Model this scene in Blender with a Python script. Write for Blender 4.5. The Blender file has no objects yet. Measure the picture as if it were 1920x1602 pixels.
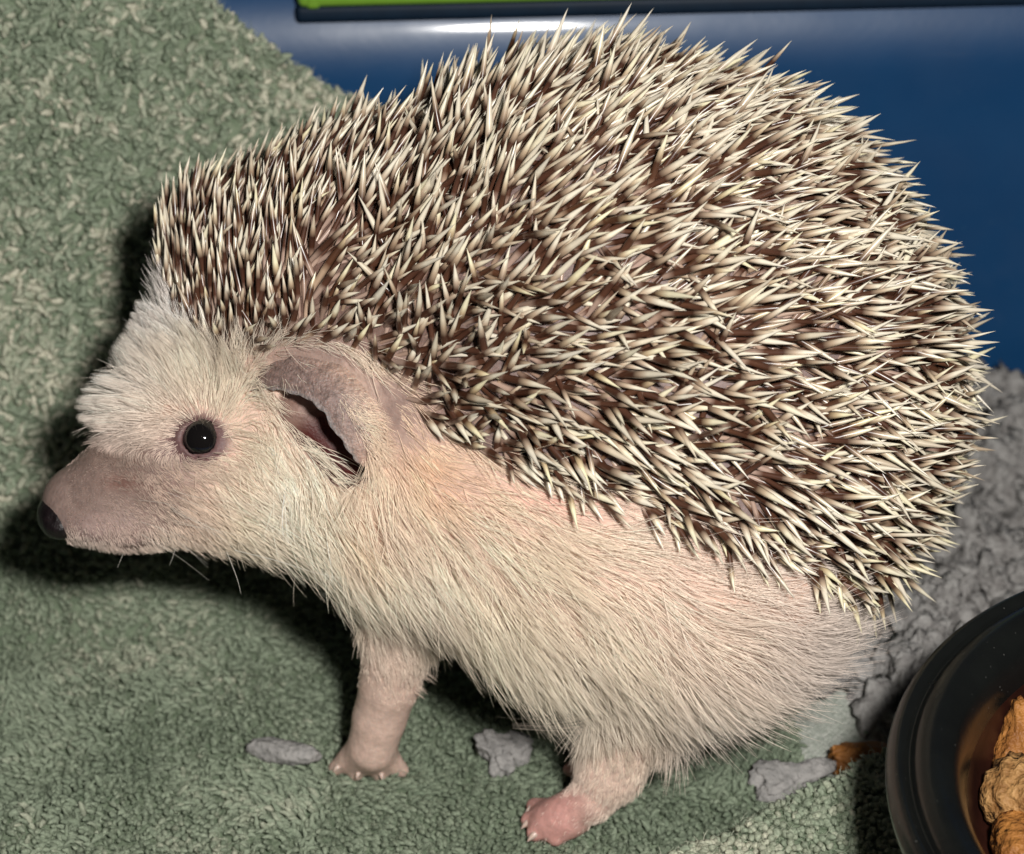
import bpy, math
import numpy as np
from mathutils import Vector, Matrix

rng = np.random.default_rng(7)
scene = bpy.context.scene
COL = scene.collection

# ------------------------------------------------------------------ camera
PITCH = math.radians(32.0)
DIST = 0.45
TGT = np.array([0.0, 0.0, 0.0745])
RIGHT = np.array([1.0, 0.0, 0.0])
FWD = np.array([0.0, math.cos(PITCH), -math.sin(PITCH)])
UP = np.array([0.0, math.sin(PITCH), math.cos(PITCH)])
CAMPOS = TGT - FWD * DIST

cam_d = bpy.data.cameras.new('camera')
cam = bpy.data.objects.new('camera', cam_d)
COL.objects.link(cam)
cam.matrix_world = Matrix(((RIGHT[0], UP[0], -FWD[0], CAMPOS[0]),
                           (RIGHT[1], UP[1], -FWD[1], CAMPOS[1]),
                           (RIGHT[2], UP[2], -FWD[2], CAMPOS[2]),
                           (0, 0, 0, 1)))
cam_d.sensor_width = 36.0
cam_d.lens = 36.0 * DIST / 0.192
cam_d.clip_start = 0.01
cam_d.clip_end = 20.0
cam_d.dof.use_dof = True
cam_d.dof.focus_distance = DIST - 0.030
cam_d.dof.aperture_fstop = 22.0
scene.camera = cam

# ------------------------------------------------------------------ world, flash, exposure
w = bpy.data.worlds.new('World')
scene.world = w
w.use_nodes = True
bg = w.node_tree.nodes['Background']
bg.inputs[0].default_value = (0.9, 0.95, 1.0, 1)
bg.inputs[1].default_value = 0.022

fl = bpy.data.lights.new('camera_flash', 'AREA')
fl.shape = 'RECTANGLE'
fl.size = 0.036
fl.size_y = 0.024
fl.energy = 2.85
fl.color = (1.0, 0.97, 0.92)
flo = bpy.data.objects.new('camera_flash', fl)
COL.objects.link(flo)
fpos = CAMPOS + RIGHT * 0.062 + UP * 0.046
flo.location = fpos
flo.rotation_euler = (Vector(TGT) - Vector(fpos)).to_track_quat('-Z', 'Y').to_euler()

scene.view_settings.view_transform = 'Standard'
scene.view_settings.look = 'None'
scene.view_settings.exposure = 0.0
scene.view_settings.gamma = 1.0
scene.cycles.use_denoising = True
scene.cycles.max_bounces = 5
scene.cycles.diffuse_bounces = 3
scene.cycles.glossy_bounces = 3
scene.cycles.use_adaptive_sampling = True
scene.cycles.adaptive_threshold = 0.025
scene.cycles.transparent_max_bounces = 8
try:
    scene.cycles_curves.subdivisions = 2
except Exception:
    pass

# ------------------------------------------------------------------ helpers
W0, H0 = 960.0, 801.0


def V(px, py, d=0.0):
    """photo pixel and depth (mm behind the target plane) -> world point (m)"""
    D = d * 0.001
    s = 1e-4 * (DIST + D) / DIST
    return TGT + RIGHT * (px - W0) * s + UP * (H0 - py) * s + FWD * D


def ray(px, py):
    v = RIGHT * (px - W0) * 1e-4 + UP * (H0 - py) * 1e-4 + FWD * DIST
    return v / np.linalg.norm(v)


def G(px, py, z=0.0):
    v = ray(px, py)
    return CAMPOS + v * ((z - CAMPOS[2]) / v[2])


def PY(px, py, y):
    v = ray(px, py)
    return CAMPOS + v * ((y - CAMPOS[1]) / v[1])


def M_of(wp):
    """world -> animal frame in mm (r, u, d)"""
    q = (np.asarray(wp) - TGT) * 1000.0
    return np.stack([q @ RIGHT, q @ UP, q @ FWD], -1)


def W_of(m):
    m = np.asarray(m) * 0.001
    return TGT + m[..., 0:1] * RIGHT + m[..., 1:2] * UP + m[..., 2:3] * FWD


def MV(px, py, d=0.0):
    return M_of(V(px, py, d))


def MG(px, py, z=0.0):
    return M_of(G(px, py, z))


def pix_of(m):
    """animal frame (mm) -> photo pixels"""
    s = 450.0 / (450.0 + m[:, 2])
    return np.stack([W0 + m[:, 0] * s * 10.0, H0 - m[:, 1] * s * 10.0], -1)


def norm(v):
    return v / np.maximum(np.linalg.norm(v, axis=-1, keepdims=True), 1e-9)


def in_poly(pts, poly):
    poly = np.asarray(poly, float)
    x, y = pts[:, 0], pts[:, 1]
    ins = np.zeros(len(pts), bool)
    j = len(poly) - 1
    for i in range(len(poly)):
        xi, yi = poly[i]
        xj, yj = poly[j]
        c = ((yi > y) != (yj > y)) & (x < (xj - xi) * (y - yi) / (yj - yi + 1e-12) + xi)
        ins ^= c
        j = i
    return ins


def poly_dist(pts, poly, closed=True):
    poly = np.asarray(poly, float)
    best = np.full(len(pts), 1e9)
    n = len(poly)
    for i in range(n if closed else n - 1):
        a = poly[i]
        b = poly[(i + 1) % n]
        ba = b - a
        t = np.clip(((pts - a) @ ba) / (ba @ ba), 0, 1)
        best = np.minimum(best, np.linalg.norm(pts - (a + t[:, None] * ba), axis=1))
    return best


_perm = rng.permutation(512)
_pval = rng.random(512) * 2 - 1


def vnoise(p, seed=0):
    """value noise, p (N,3)"""
    p = np.asarray(p, float)
    i = np.floor(p).astype(int)
    f = p - i
    f = f * f * (3 - 2 * f)
    out = np.zeros(len(p))
    for dx in (0, 1):
        for dy in (0, 1):
            for dz in (0, 1):
                h = _perm[(_perm[(_perm[(i[:, 0] + dx + seed * 17) % 512] + i[:, 1] + dy) % 512] + i[:, 2] + dz) % 512]
                wgt = (f[:, 0] if dx else 1 - f[:, 0]) * (f[:, 1] if dy else 1 - f[:, 1]) * (f[:, 2] if dz else 1 - f[:, 2])
                out += wgt * _pval[h]
    return out


def fbm(p, octaves=3, seed=0):
    o = np.zeros(len(p))
    a = 1.0
    for k in range(octaves):
        o += a * vnoise(np.asarray(p) * 2 ** k, seed + k)
        a *= 0.5
    return o


def sstep(a, b, x):
    t = np.clip((x - a) / (b - a), 0, 1)
    return t * t * (3 - 2 * t)


def mesh_np(name, verts, faces, smooth=True):
    """faces: (F,3) or (F,4) array"""
    me = bpy.data.meshes.new(name)
    verts = np.ascontiguousarray(verts, np.float32)
    faces = np.ascontiguousarray(faces, np.int32)
    F, k = faces.shape
    me.vertices.add(len(verts))
    me.vertices.foreach_set('co', verts.ravel())
    me.loops.add(F * k)
    me.loops.foreach_set('vertex_index', faces.ravel())
    me.polygons.add(F)
    me.polygons.foreach_set('loop_start', np.arange(0, F * k, k, dtype=np.int32))
    me.polygons.foreach_set('loop_total', np.full(F, k, np.int32))
    me.update(calc_edges=True)
    me.polygons.foreach_set('use_smooth', np.full(F, smooth))
    return me


def attr_f(me, name, vals, dom='POINT'):
    a = me.attributes.new(name, 'FLOAT', dom)
    a.data.foreach_set('value', np.ascontiguousarray(vals, np.float32))


def attr_c(me, name, cols, dom='POINT'):
    a = me.attributes.new(name, 'FLOAT_COLOR', dom)
    c = np.ones((len(cols), 4), np.float32)
    c[:, :3] = cols
    a.data.foreach_set('color', c.ravel())


def link(name, data, parent=None, mat=None, label=None, cat=None, group=None, kind=None):
    o = bpy.data.objects.new(name, data)
    COL.objects.link(o)
    if parent is not None:
        o.parent = parent
    if mat is not None:
        data.materials.append(mat)
    for k, v in (('label', label), ('category', cat), ('group', group), ('kind', kind)):
        if v:
            o[k] = v
    return o


def empty(name, loc, label=None, cat=None, group=None):
    o = bpy.data.objects.new(name, None)
    o.empty_display_size = 0.01
    COL.objects.link(o)
    o.location = loc
    if label:
        o['label'] = label
    if cat:
        o['category'] = cat
    if group:
        o['group'] = group
    return o


def keep(child, parent):
    """parent without moving: mesh data is in world coordinates"""
    child.parent = parent
    child.matrix_parent_inverse = Matrix.Translation(-Vector(parent.location))


# ------------------------------------------------------------------ materials
def new_mat(name):
    m = bpy.data.materials.new(name)
    m.use_nodes = True
    nt = m.node_tree
    b = nt.nodes['Principled BSDF']
    return m, nt, b


def N(nt, typ, **kw):
    n = nt.nodes.new(typ)
    for k, v in kw.items():
        if k.startswith('i_'):
            key = k[2:]
            key = int(key) if key.isdigit() else key.replace('_', ' ')
            n.inputs[key].default_value = v
        else:
            setattr(n, k, v)
    return n


def L(nt, a, b):
    nt.links.new(a, b)


def ramp(nt, stops):
    r = nt.nodes.new('ShaderNodeValToRGB')
    e = r.color_ramp.elements
    while len(e) > 1:
        e.remove(e[-1])
    e[0].position = stops[0][0]
    e[0].color = (*stops[0][1], 1)
    for p, c in stops[1:]:
        x = e.new(p)
        x.color = (*c, 1)
    return r


def bump(nt, b, scale, strength, dist=0.0005, detail=2, src=None):
    tc = N(nt, 'ShaderNodeTexCoord')
    nz = N(nt, 'ShaderNodeTexNoise')
    nz.inputs['Scale'].default_value = scale
    nz.inputs['Detail'].default_value = detail
    L(nt, tc.outputs['Object'], nz.inputs['Vector'])
    bp = N(nt, 'ShaderNodeBump')
    bp.inputs['Strength'].default_value = strength
    bp.inputs['Distance'].default_value = dist
    L(nt, nz.outputs['Fac'], bp.inputs['Height'])
    L(nt, bp.outputs['Normal'], b.inputs['Normal'])
    return nz


def add_dust(m, scale=300, amount=0.05, col=(0.3, 0.3, 0.29)):
    nt = m.node_tree
    b = nt.nodes['Principled BSDF']
    src = b.inputs['Base Color'].links[0].from_socket
    tc = N(nt, 'ShaderNodeTexCoord')
    vo = N(nt, 'ShaderNodeTexVoronoi')
    vo.inputs['Scale'].default_value = scale
    L(nt, tc.outputs['Object'], vo.inputs['Vector'])
    nz = N(nt, 'ShaderNodeTexNoise')
    nz.inputs['Scale'].default_value = scale * 0.12
    L(nt, tc.outputs['Object'], nz.inputs['Vector'])
    mu = N(nt, 'ShaderNodeMath', operation='MULTIPLY')
    L(nt, nz.outputs['Fac'], mu.inputs[0])
    mu.inputs[1].default_value = amount * 2
    lt = N(nt, 'ShaderNodeMath', operation='LESS_THAN')
    L(nt, vo.outputs['Distance'], lt.inputs[0])
    L(nt, mu.outputs[0], lt.inputs[1])
    mx = N(nt, 'ShaderNodeMix', data_type='RGBA')
    L(nt, lt.outputs[0], mx.inputs[0])
    L(nt, src, mx.inputs[6])
    mx.inputs[7].default_value = (*col, 1)
    L(nt, mx.outputs[2], b.inputs['Base Color'])
    # smears: gloss varies across the surface
    n2 = N(nt, 'ShaderNodeTexNoise')
    n2.inputs['Scale'].default_value = 55
    n2.inputs['Detail'].default_value = 5
    L(nt, tc.outputs['Object'], n2.inputs['Vector'])
    mr = N(nt, 'ShaderNodeMapRange')
    r0 = b.inputs['Roughness'].default_value
    mr.inputs[3].default_value = r0 * 0.75
    mr.inputs[4].default_value = min(r0 * 1.35, 1)
    L(nt, n2.outputs['Fac'], mr.inputs[0])
    L(nt, mr.outputs[0], b.inputs['Roughness'])


def mat_attr_color(name, attr='Col', rough=0.6, spec=0.4, sss=0.0, noise=0.0, nscale=400, bstr=0.0, bscale=1500, bdist=0.0003, mottled=(0.8, 1.15)):
    m, nt, b = new_mat(name)
    a = N(nt, 'ShaderNodeAttribute', attribute_name=attr)
    src = a.outputs['Color']
    if noise > 0:
        tc = N(nt, 'ShaderNodeTexCoord')
        nz = N(nt, 'ShaderNodeTexNoise')
        nz.inputs['Scale'].default_value = nscale
        nz.inputs['Detail'].default_value = 2
        L(nt, tc.outputs['Object'], nz.inputs['Vector'])
        r = ramp(nt, [(0.3, (mottled[0],) * 3), (0.7, (mottled[1],) * 3)])
        L(nt, nz.outputs['Fac'], r.inputs['Fac'])
        mx = N(nt, 'ShaderNodeMix', data_type='RGBA', blend_type='MULTIPLY')
        mx.inputs[0].default_value = noise
        L(nt, src, mx.inputs[6])
        L(nt, r.outputs['Color'], mx.inputs[7])
        src = mx.outputs[2]
    L(nt, src, b.inputs['Base Color'])
    b.inputs['Roughness'].default_value = rough
    b.inputs['Specular IOR Level'].default_value = spec
    if sss > 0:
        b.inputs['Subsurface Weight'].default_value = sss
        b.inputs['Subsurface Radius'].default_value = (1.0, 0.4, 0.25)
        b.inputs['Subsurface Scale'].default_value = 0.0015
    if bstr > 0:
        bump(nt, b, bscale, bstr, bdist)
    return m


def mat_plain(name, col, rough=0.5, spec=0.5, col2=None, nscale=60, bstr=0.0, bscale=200, bdist=0.0005, sss=0.0):
    m, nt, b = new_mat(name)
    b.inputs['Roughness'].default_value = rough
    b.inputs['Specular IOR Level'].default_value = spec
    if col2 is None:
        b.inputs['Base Color'].default_value = (*col, 1)
    else:
        tc = N(nt, 'ShaderNodeTexCoord')
        nz = N(nt, 'ShaderNodeTexNoise')
        nz.inputs['Scale'].default_value = nscale
        nz.inputs['Detail'].default_value = 7
        nz.inputs['Roughness'].default_value = 0.6
        L(nt, tc.outputs['Object'], nz.inputs['Vector'])
        r = ramp(nt, [(0.32, col), (0.68, col2)])
        L(nt, nz.outputs['Fac'], r.inputs['Fac'])
        L(nt, r.outputs['Color'], b.inputs['Base Color'])
    if sss > 0:
        b.inputs['Subsurface Weight'].default_value = sss
        b.inputs['Subsurface Radius'].default_value = (1.0, 0.5, 0.3)
        b.inputs['Subsurface Scale'].default_value = 0.001
    if bstr > 0:
        bump(nt, b, bscale, bstr, bdist)
    return m


MAT = {}
MAT['skin'] = mat_attr_color('hedgehog_skin', rough=0.55, spec=0.35, sss=0.12, noise=0.8, nscale=700, bstr=0.5, bscale=1800, bdist=0.0003)
MAT['ear'] = mat_attr_color('ear_skin', rough=0.5, spec=0.4, sss=0.2, noise=0.9, nscale=1200, bstr=0.7, bscale=2200, bdist=0.0004, mottled=(0.6, 1.35))

# quills: colour runs along the quill with its own band position
def quill_mat():
    m, nt, b = new_mat('quill_keratin')
    t = N(nt, 'ShaderNodeAttribute', attribute_name='t')
    s = N(nt, 'ShaderNodeAttribute', attribute_name='shade')
    # shift the dark band by the quill's own value
    mm = N(nt, 'ShaderNodeMath', operation='MULTIPLY_ADD')
    L(nt, s.outputs['Fac'], mm.inputs[0])
    mm.inputs[1].default_value = 0.19
    L(nt, t.outputs['Fac'], mm.inputs[2])
    r = ramp(nt, [(0.0, (0.40, 0.28, 0.23)), (0.22, (0.36, 0.25, 0.20)), (0.33, (0.085, 0.036, 0.022)),
                  (0.54, (0.055, 0.023, 0.014)), (0.66, (0.42, 0.32, 0.235)), (0.77, (0.70, 0.635, 0.515)),
                  (1.0, (0.64, 0.59, 0.50))])
    L(nt, mm.outputs[0], r.inputs['Fac'])
    tone = N(nt, 'ShaderNodeAttribute', attribute_name='tone')
    r2 = ramp(nt, [(0.0, (0.58, 0.50, 0.44)), (0.25, (0.86, 0.83, 0.78)), (0.6, (1.0, 1.0, 1.0)), (1.0, (1.05, 1.05, 0.86))])
    L(nt, tone.outputs['Fac'], r2.inputs['Fac'])
    mx = N(nt, 'ShaderNodeMix', data_type='RGBA', blend_type='MULTIPLY')
    mx.inputs[0].default_value = 1.0
    L(nt, r.outputs['Color'], mx.inputs[6])
    L(nt, r2.outputs['Color'], mx.inputs[7])
    L(nt, mx.outputs[2], b.inputs['Base Color'])
    b.inputs['Roughness'].default_value = 0.30
    b.inputs['Specular IOR Level'].default_value = 0.55
    return m


MAT['quill'] = quill_mat()


def hair_mat(name, rough=0.45):
    m = bpy.data.materials.new(name)
    m.use_nodes = True
    nt = m.node_tree
    nt.nodes.clear()
    out = N(nt, 'ShaderNodeOutputMaterial')
    h = N(nt, 'ShaderNodeBsdfHairPrincipled')
    h.parametrization = 'COLOR'
    a = N(nt, 'ShaderNodeAttribute', attribute_name='Col')
    L(nt, a.outputs['Color'], h.inputs['Color'])
    h.inputs['Roughness'].default_value = rough
    h.inputs['Radial Roughness'].default_value = 0.5
    p = N(nt, 'ShaderNodeBsdfDiffuse')
    L(nt, a.outputs['Color'], p.inputs['Color'])
    mx = N(nt, 'ShaderNodeMixShader')
    mx.inputs[0].default_value = 0.30
    L(nt, p.outputs[0], mx.inputs[1])
    L(nt, h.outputs[0], mx.inputs[2])
    L(nt, mx.outputs[0], out.inputs['Surface'])
    return m


MAT['fur'] = hair_mat('fur_hair')
MAT['eye'] = mat_plain('eye_black', (0.006, 0.005, 0.005), rough=0.06, spec=0.6)
MAT['nose'] = mat_plain('nose_wet', (0.004, 0.0025, 0.003), rough=0.40, spec=0.45, col2=(0.012, 0.007, 0.008), nscale=900, bstr=0.6, bscale=2500, bdist=0.0002)
MAT['claw'] = mat_plain('claw_horn', (0.55, 0.42, 0.36), rough=0.3, spec=0.5, sss=0.2)


# ------------------------------------------------------------------ implicit surfaces
def smin(a, b, k):
    h = np.clip(0.5 + 0.5 * (b - a) / k, 0, 1)
    return b + (a - b) * h - k * h * (1 - h)


def smax(a, b, k):
    return -smin(-a, -b, k)


def cone(p, a, b, r1, r2):
    a = np.asarray(a)
    ba = np.asarray(b) - a
    pa = p - a
    t = np.clip((pa @ ba) / (ba @ ba), 0, 1)
    return np.linalg.norm(pa - t[:, None] * ba, axis=1) - (r1 + (r2 - r1) * t)


def ell(p, c, rad):
    q = (p - np.asarray(c)) / np.asarray(rad)
    k0 = np.linalg.norm(q, axis=1)
    k1 = np.linalg.norm(q / np.asarray(rad), axis=1)
    return k0 * (k0 - 1) / np.maximum(k1, 1e-9)


def surface_net(sdf, lo, hi, vox):
    lo = np.asarray(lo, float)
    B = 8
    nb = np.ceil((np.asarray(hi) - lo) / (vox * B)).astype(int)
    n = nb * B
    gx, gy, gz = np.meshgrid(*[np.arange(k) for k in nb], indexing='ij')
    bi = np.stack([gx.ravel(), gy.ravel(), gz.ravel()], -1)
    bc = lo + (bi * B + B / 2) * vox
    f = sdf(bc)
    vol = np.empty(n, np.float32)
    vb = vol.reshape(nb[0], B, nb[1], B, nb[2], B)
    vb[:] = f.reshape(nb)[:, None, :, None, :, None]
    act = np.abs(f) < vox * B * 1.3
    loc = np.stack(np.meshgrid(*[np.arange(B)] * 3, indexing='ij'), -1).reshape(-1, 3)
    ab = bi[act]
    for s in range(0, len(ab), 400):
        c = ab[s:s + 400]
        idx = (c[:, None, :] * B + loc[None]).reshape(-1, 3)
        vol[idx[:, 0], idx[:, 1], idx[:, 2]] = sdf(lo + idx * vox)
    ins = vol < 0
    cells = np.zeros(np.array(n) - 1, np.int8)
    for dx in (0, 1):
        for dy in (0, 1):
            for dz in (0, 1):
                cells += ins[dx:n[0] - 1 + dx, dy:n[1] - 1 + dy, dz:n[2] - 1 + dz]
    ci = np.argwhere((cells > 0) & (cells < 8))
    vid = np.full(np.array(n) - 1, -1, np.int32)
    vid[ci[:, 0], ci[:, 1], ci[:, 2]] = np.arange(len(ci))
    acc = np.zeros((len(ci), 3))
    cnt = np.zeros(len(ci))
    cor = [(a, b, c) for a in (0, 1) for b in (0, 1) for c in (0, 1)]
    for a in cor:
        for ax in range(3):
            if a[ax] == 1:
                continue
            b = list(a)
            b[ax] = 1
            ia = ci + np.array(a)
            ib = ci + np.array(b)
            va = vol[ia[:, 0], ia[:, 1], ia[:, 2]].astype(float)
            vb_ = vol[ib[:, 0], ib[:, 1], ib[:, 2]].astype(float)
            cr = (va < 0) != (vb_ < 0)
            t = np.where(cr, va / np.where(cr, va - vb_, 1), 0)
            acc += np.where(cr[:, None], ia + (ib - ia) * t[:, None], 0)
            cnt += cr
    verts = lo + acc / cnt[:, None] * vox
    quads = []
    for ax in range(3):
        o1, o2 = (ax + 1) % 3, (ax + 2) % 3
        sl_a = [slice(None)] * 3
        sl_b = [slice(None)] * 3
        sl_a[ax] = slice(0, n[ax] - 1)
        sl_b[ax] = slice(1, n[ax])
        A, Bv = ins[tuple(sl_a)], ins[tuple(sl_b)]
        e = np.argwhere(A != Bv)
        ok = (e[:, o1] > 0) & (e[:, o2] > 0) & (e[:, o1] < n[o1] - 1) & (e[:, o2] < n[o2] - 1)
        e = e[ok]
        flip = ~A[e[:, 0], e[:, 1], e[:, 2]]
        q = []
        for d1, d2 in ((0, 0), (-1, 0), (-1, -1), (0, -1)):
            c = e.copy()
            c[:, o1] += d1
            c[:, o2] += d2
            q.append(vid[c[:, 0], c[:, 1], c[:, 2]])
        q = np.stack(q, -1)
        q[flip] = q[flip][:, ::-1]
        quads.append(q)
    quads = np.concatenate(quads)
    quads = quads[(quads >= 0).all(1)]
    return verts, quads


# ------------------------------------------------------------------ the setting: plastic bin
def extrude_profile(name, prof, x0, x1, nx=2):
    """prof: list of (y,z) -> sheet along x"""
    xs = np.linspace(x0, x1, nx)
    P = np.array(prof)
    v = np.array([[x, y, z] for x in xs for (y, z) in P])
    m = len(P)
    f = [[i * m + j, (i + 1) * m + j, (i + 1) * m + j + 1, i * m + j + 1] for i in range(nx - 1) for j in range(m - 1)]
    return mesh_np(name, v, np.array(f))


WALL_Y = G(1900, 770, 0.0)[1]
bin_o = empty('plastic_bin', (0.0, WALL_Y, 0.0), 'blue plastic storage bin with the hedgehog standing inside against its wall', 'plastic bin')
MAT['blue'] = mat_plain('blue_plastic', (0.004, 0.044, 0.132), rough=0.42, spec=0.5, col2=(0.005, 0.052, 0.150), nscale=25, bstr=0.06, bscale=500, bdist=0.0004)
add_dust(MAT['blue'], 260, 0.05, (0.03, 0.09, 0.18))
_b = MAT['blue'].node_tree.nodes['Principled BSDF']
_b.inputs['Coat Weight'].default_value = 0.55
_b.inputs['Coat Roughness'].default_value = 0.10
MAT['green'] = mat_plain('lime_plastic', (0.16, 0.32, 0.03), rough=0.4, spec=0.5, col2=(0.19, 0.36, 0.04), nscale=120)
ledge_p = PY(930, 58, WALL_Y + 0.004)
zl = ledge_p[2]
AR = 0.030
z0 = zl - AR * math.sin(math.radians(24))
prof = [(-0.006, -0.012), (0.0, 0.0)] + [(0.0025 * k / 8, z0 * k / 8) for k in range(1, 8)]
for a in np.linspace(0, 66, 26):
    a = math.radians(a)
    prof.append((0.0025 + AR * (1 - math.cos(a)), z0 + AR * math.sin(a)))
ly, lz = prof[-1]
prof += [(ly + 0.003, lz + 0.0012), (ly + 0.0045, lz + 0.0026), (ly + 0.0050, lz + 0.006), (ly + 0.008, lz + 0.09)]
me = extrude_profile('wall', prof, -0.24, 0.24, 3)
wall = link('wall', me, bin_o, MAT['blue'])
fl_me = mesh_np('floor', np.array([[-0.24, -0.40, -0.012], [0.24, -0.40, -0.012], [0.24, 0.01, -0.012], [-0.24, 0.01, -0.012]]), np.array([[0, 1, 2, 3]]))
link('floor', fl_me, bin_o, MAT['blue'])
bin_o.rotation_euler = (0, 0, math.radians(3.6))


def box_mesh(name, sx, sy, sz, bev=0.001):
    import bmesh
    bm = bmesh.new()
    bmesh.ops.create_cube(bm, size=1.0)
    bmesh.ops.scale(bm, vec=(sx, sy, sz), verts=bm.verts)
    bmesh.ops.bevel(bm, geom=bm.edges[:], offset=bev, segments=3, affect='EDGES', profile=0.5)
    me = bpy.data.meshes.new(name)
    bm.to_mesh(me)
    bm.free()
    me.polygons.foreach_set('use_smooth', np.full(len(me.polygons), True))
    return me


# lime strip that stands proud of the wall above the ledge, its left end in view
gp = PY(558, 24, WALL_Y - 0.004)
rot = Matrix.Rotation(math.radians(3.6), 4, 'Z')
bw = bin_o.matrix_world
loc = rot.inverted() @ (Vector(gp) - Vector((0, WALL_Y, 0)))
strip = link('lime_strip', box_mesh('lime_strip', 0.20, 0.016, 0.022, 0.0016), bin_o, MAT['green'], 'lime green strip fixed along the top of the blue wall')
strip.location = (loc.x + 0.100, loc.y + 0.010, loc.z + 0.011)
MAT['navy'] = mat_plain('navy_shade', (0.002, 0.010, 0.024), rough=0.6, spec=0.3, col2=(0.003, 0.014, 0.032), nscale=200)
shade_box = link('shade_band', box_mesh('shade_band', 0.26, 0.018, 0.0040, 0.0012), bin_o, MAT['navy'])  # dark navy box standing in for the shade under the lime strip
shade_box.location = (loc.x + 0.1295, loc.y + 0.0125, loc.z - 0.0022)
clip_ = link('end_cap', box_mesh('end_cap', 0.0035, 0.0166, 0.0226, 0.0012), strip, MAT['green'])
clip_.location = (-0.0965, 0, 0)
rib = link('wall_rib', box_mesh('wall_rib', 0.0035, 0.004, 0.05, 0.0015), bin_o, MAT['blue'])
rib.location = (loc.x - 0.0022, 0.014, loc.z + 0.016)

# ------------------------------------------------------------------ where the bowl stands
RIMZ = 0.058
q1, q2, q3 = G(1664, 1435, RIMZ), G(1925, 1090, RIMZ), G(1716, 1602, RIMZ)
ax_, ay_ = q1[:2], None
Am = np.array([[2 * (q2[0] - q1[0]), 2 * (q2[1] - q1[1])], [2 * (q3[0] - q1[0]), 2 * (q3[1] - q1[1])]])
bb = np.array([(q2[:2] @ q2[:2]) - (q1[:2] @ q1[:2]), (q3[:2] @ q3[:2]) - (q1[:2] @ q1[:2])])
BC = np.linalg.solve(Am, bb)
BR = np.linalg.norm(BC - q1[:2])

# ------------------------------------------------------------------ towel
TC1 = PY(360, 0, 0.098)
TC2 = PY(622, 195, 0.098)
ms = (TC2[2] - TC1[2]) / (TC2[0] - TC1[0])
FA = G(1290, 1602, 0.010)
FB = G(1640, 1445, 0.010)
FBv = (FB - FA)[:2]
FBn = np.array([FBv[1], -FBv[0]]) / np.linalg.norm(FBv)      # points to the lower right
LA = G(-30, 1545, 0.0)
LB = G(240, 1465, 0.0)
LBv = (LB - LA)[:2]
LBn = np.array([LBv[1], -LBv[0]]) / np.linalg.norm(LBv)


def towel_h(x, y):
    x = np.asarray(x, float)
    y = np.asarray(y, float)
    p3 = np.stack([x * 40, y * 40, np.zeros_like(x)], -1)
    z = 0.0016 * fbm(p3 * 0.8, 2, 3) + 0.0005 * fbm(p3 * 3.3, 2, 9)
    crest = np.maximum(TC1[2] + ms * (x - TC1[0]), 0.0)
    crest = np.minimum(crest, 0.20)
    wv = 0.006 * vnoise(np.stack([x * 28, y * 9, np.zeros_like(x)], -1), 21)
    y0 = 0.034 + wv + 0.03 * sstep(-0.05, 0.0, x)
    t = np.clip((y - y0) / (0.098 - y0), 0, 1)
    up = (0.35 * t + 0.65 * t ** 1.6)
    rnd = sstep(0.0, 1.0, t) * 0.3 + up * 0.7
    back = np.clip((y - 0.098) / 0.03, 0, 1)
    hill = crest * rnd * (1 - 0.35 * back ** 2) + 0.0042 * fbm(p3 * 0.9, 2, 5) * sstep(0.1, 0.6, t) * (crest > 0.01)
    z = z + hill
    dd = (x - FA[0]) * FBn[0] + (y - FA[1]) * FBn[1]
    aa = ((x - FA[0]) * FBv[0] + (y - FA[1]) * FBv[1]) / (FBv @ FBv)
    wob = 0.0016 * vnoise(np.stack([x * 130, y * 130, np.zeros_like(x)], -1), 31)
    z = z + (0.015 + 0.002 * np.clip(aa, -1, 1)) * sstep(-0.0022, 0.0045, dd + wob) * (1 - 0.25 * sstep(0.01, 0.05, dd))
    d2 = (x - LA[0]) * LBn[0] + (y - LA[1]) * LBn[1]
    a2 = ((x - LA[0]) * LBv[0] + (y - LA[1]) * LBv[1]) / (LBv @ LBv)
    z = z + 0.0045 * sstep(-0.001, 0.005, d2 + wob) * (1 - sstep(0.75, 1.5, a2)) * (1 - 0.5 * sstep(0.01, 0.04, d2))
    return z


HEM = [(1475, 1330), (1600, 1280), (1625, 1330), (1640, 1440), (1560, 1468), (1500, 1420)]
hemw = [G(*p)[:2] for p in HEM]

X0, X1, Y0, Y1 = -0.19, 0.135, -0.14, 0.112
xs = np.arange(X0, X1, 0.0014)
ys = np.arange(Y0, Y1, 0.0014)
gx, gy = np.meshgrid(xs, ys, indexing='ij')
# the towel ends under the grey bedding on the right
tz = towel_h(gx.ravel(), gy.ravel())
tv = np.stack([gx.ravel(), gy.ravel(), tz], -1)
nx_, ny_ = len(xs), len(ys)
ii = np.arange(nx_ * ny_).reshape(nx_, ny_)
tf = np.stack([ii[:-1, :-1], ii[1:, :-1], ii[1:, 1:], ii[:-1, 1:]], -1).reshape(-1, 4)


def towel_edge(x, y):
    return ((y < 0.045 - 1.1 * np.maximum(x - 0.045, 0)) | (x < 0.045)) & (np.hypot(x - BC[0], y - BC[1]) > BR - 0.016)


fc = tv[tf].mean(1)
tf = tf[towel_edge(fc[:, 0], fc[:, 1])]
tm = mesh_np('towel', tv, tf)
MAT['towel_base'] = mat_plain('towel_cloth', (0.12, 0.16, 0.105), rough=0.95, spec=0.1, col2=(0.22, 0.26, 0.185), nscale=700, bstr=0.8, bscale=900, bdist=0.001)
towel = link('towel', tm, None, MAT['towel_base'], 'sage green terry towel spread under the hedgehog and bunched up behind its head', 'towel')


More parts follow.
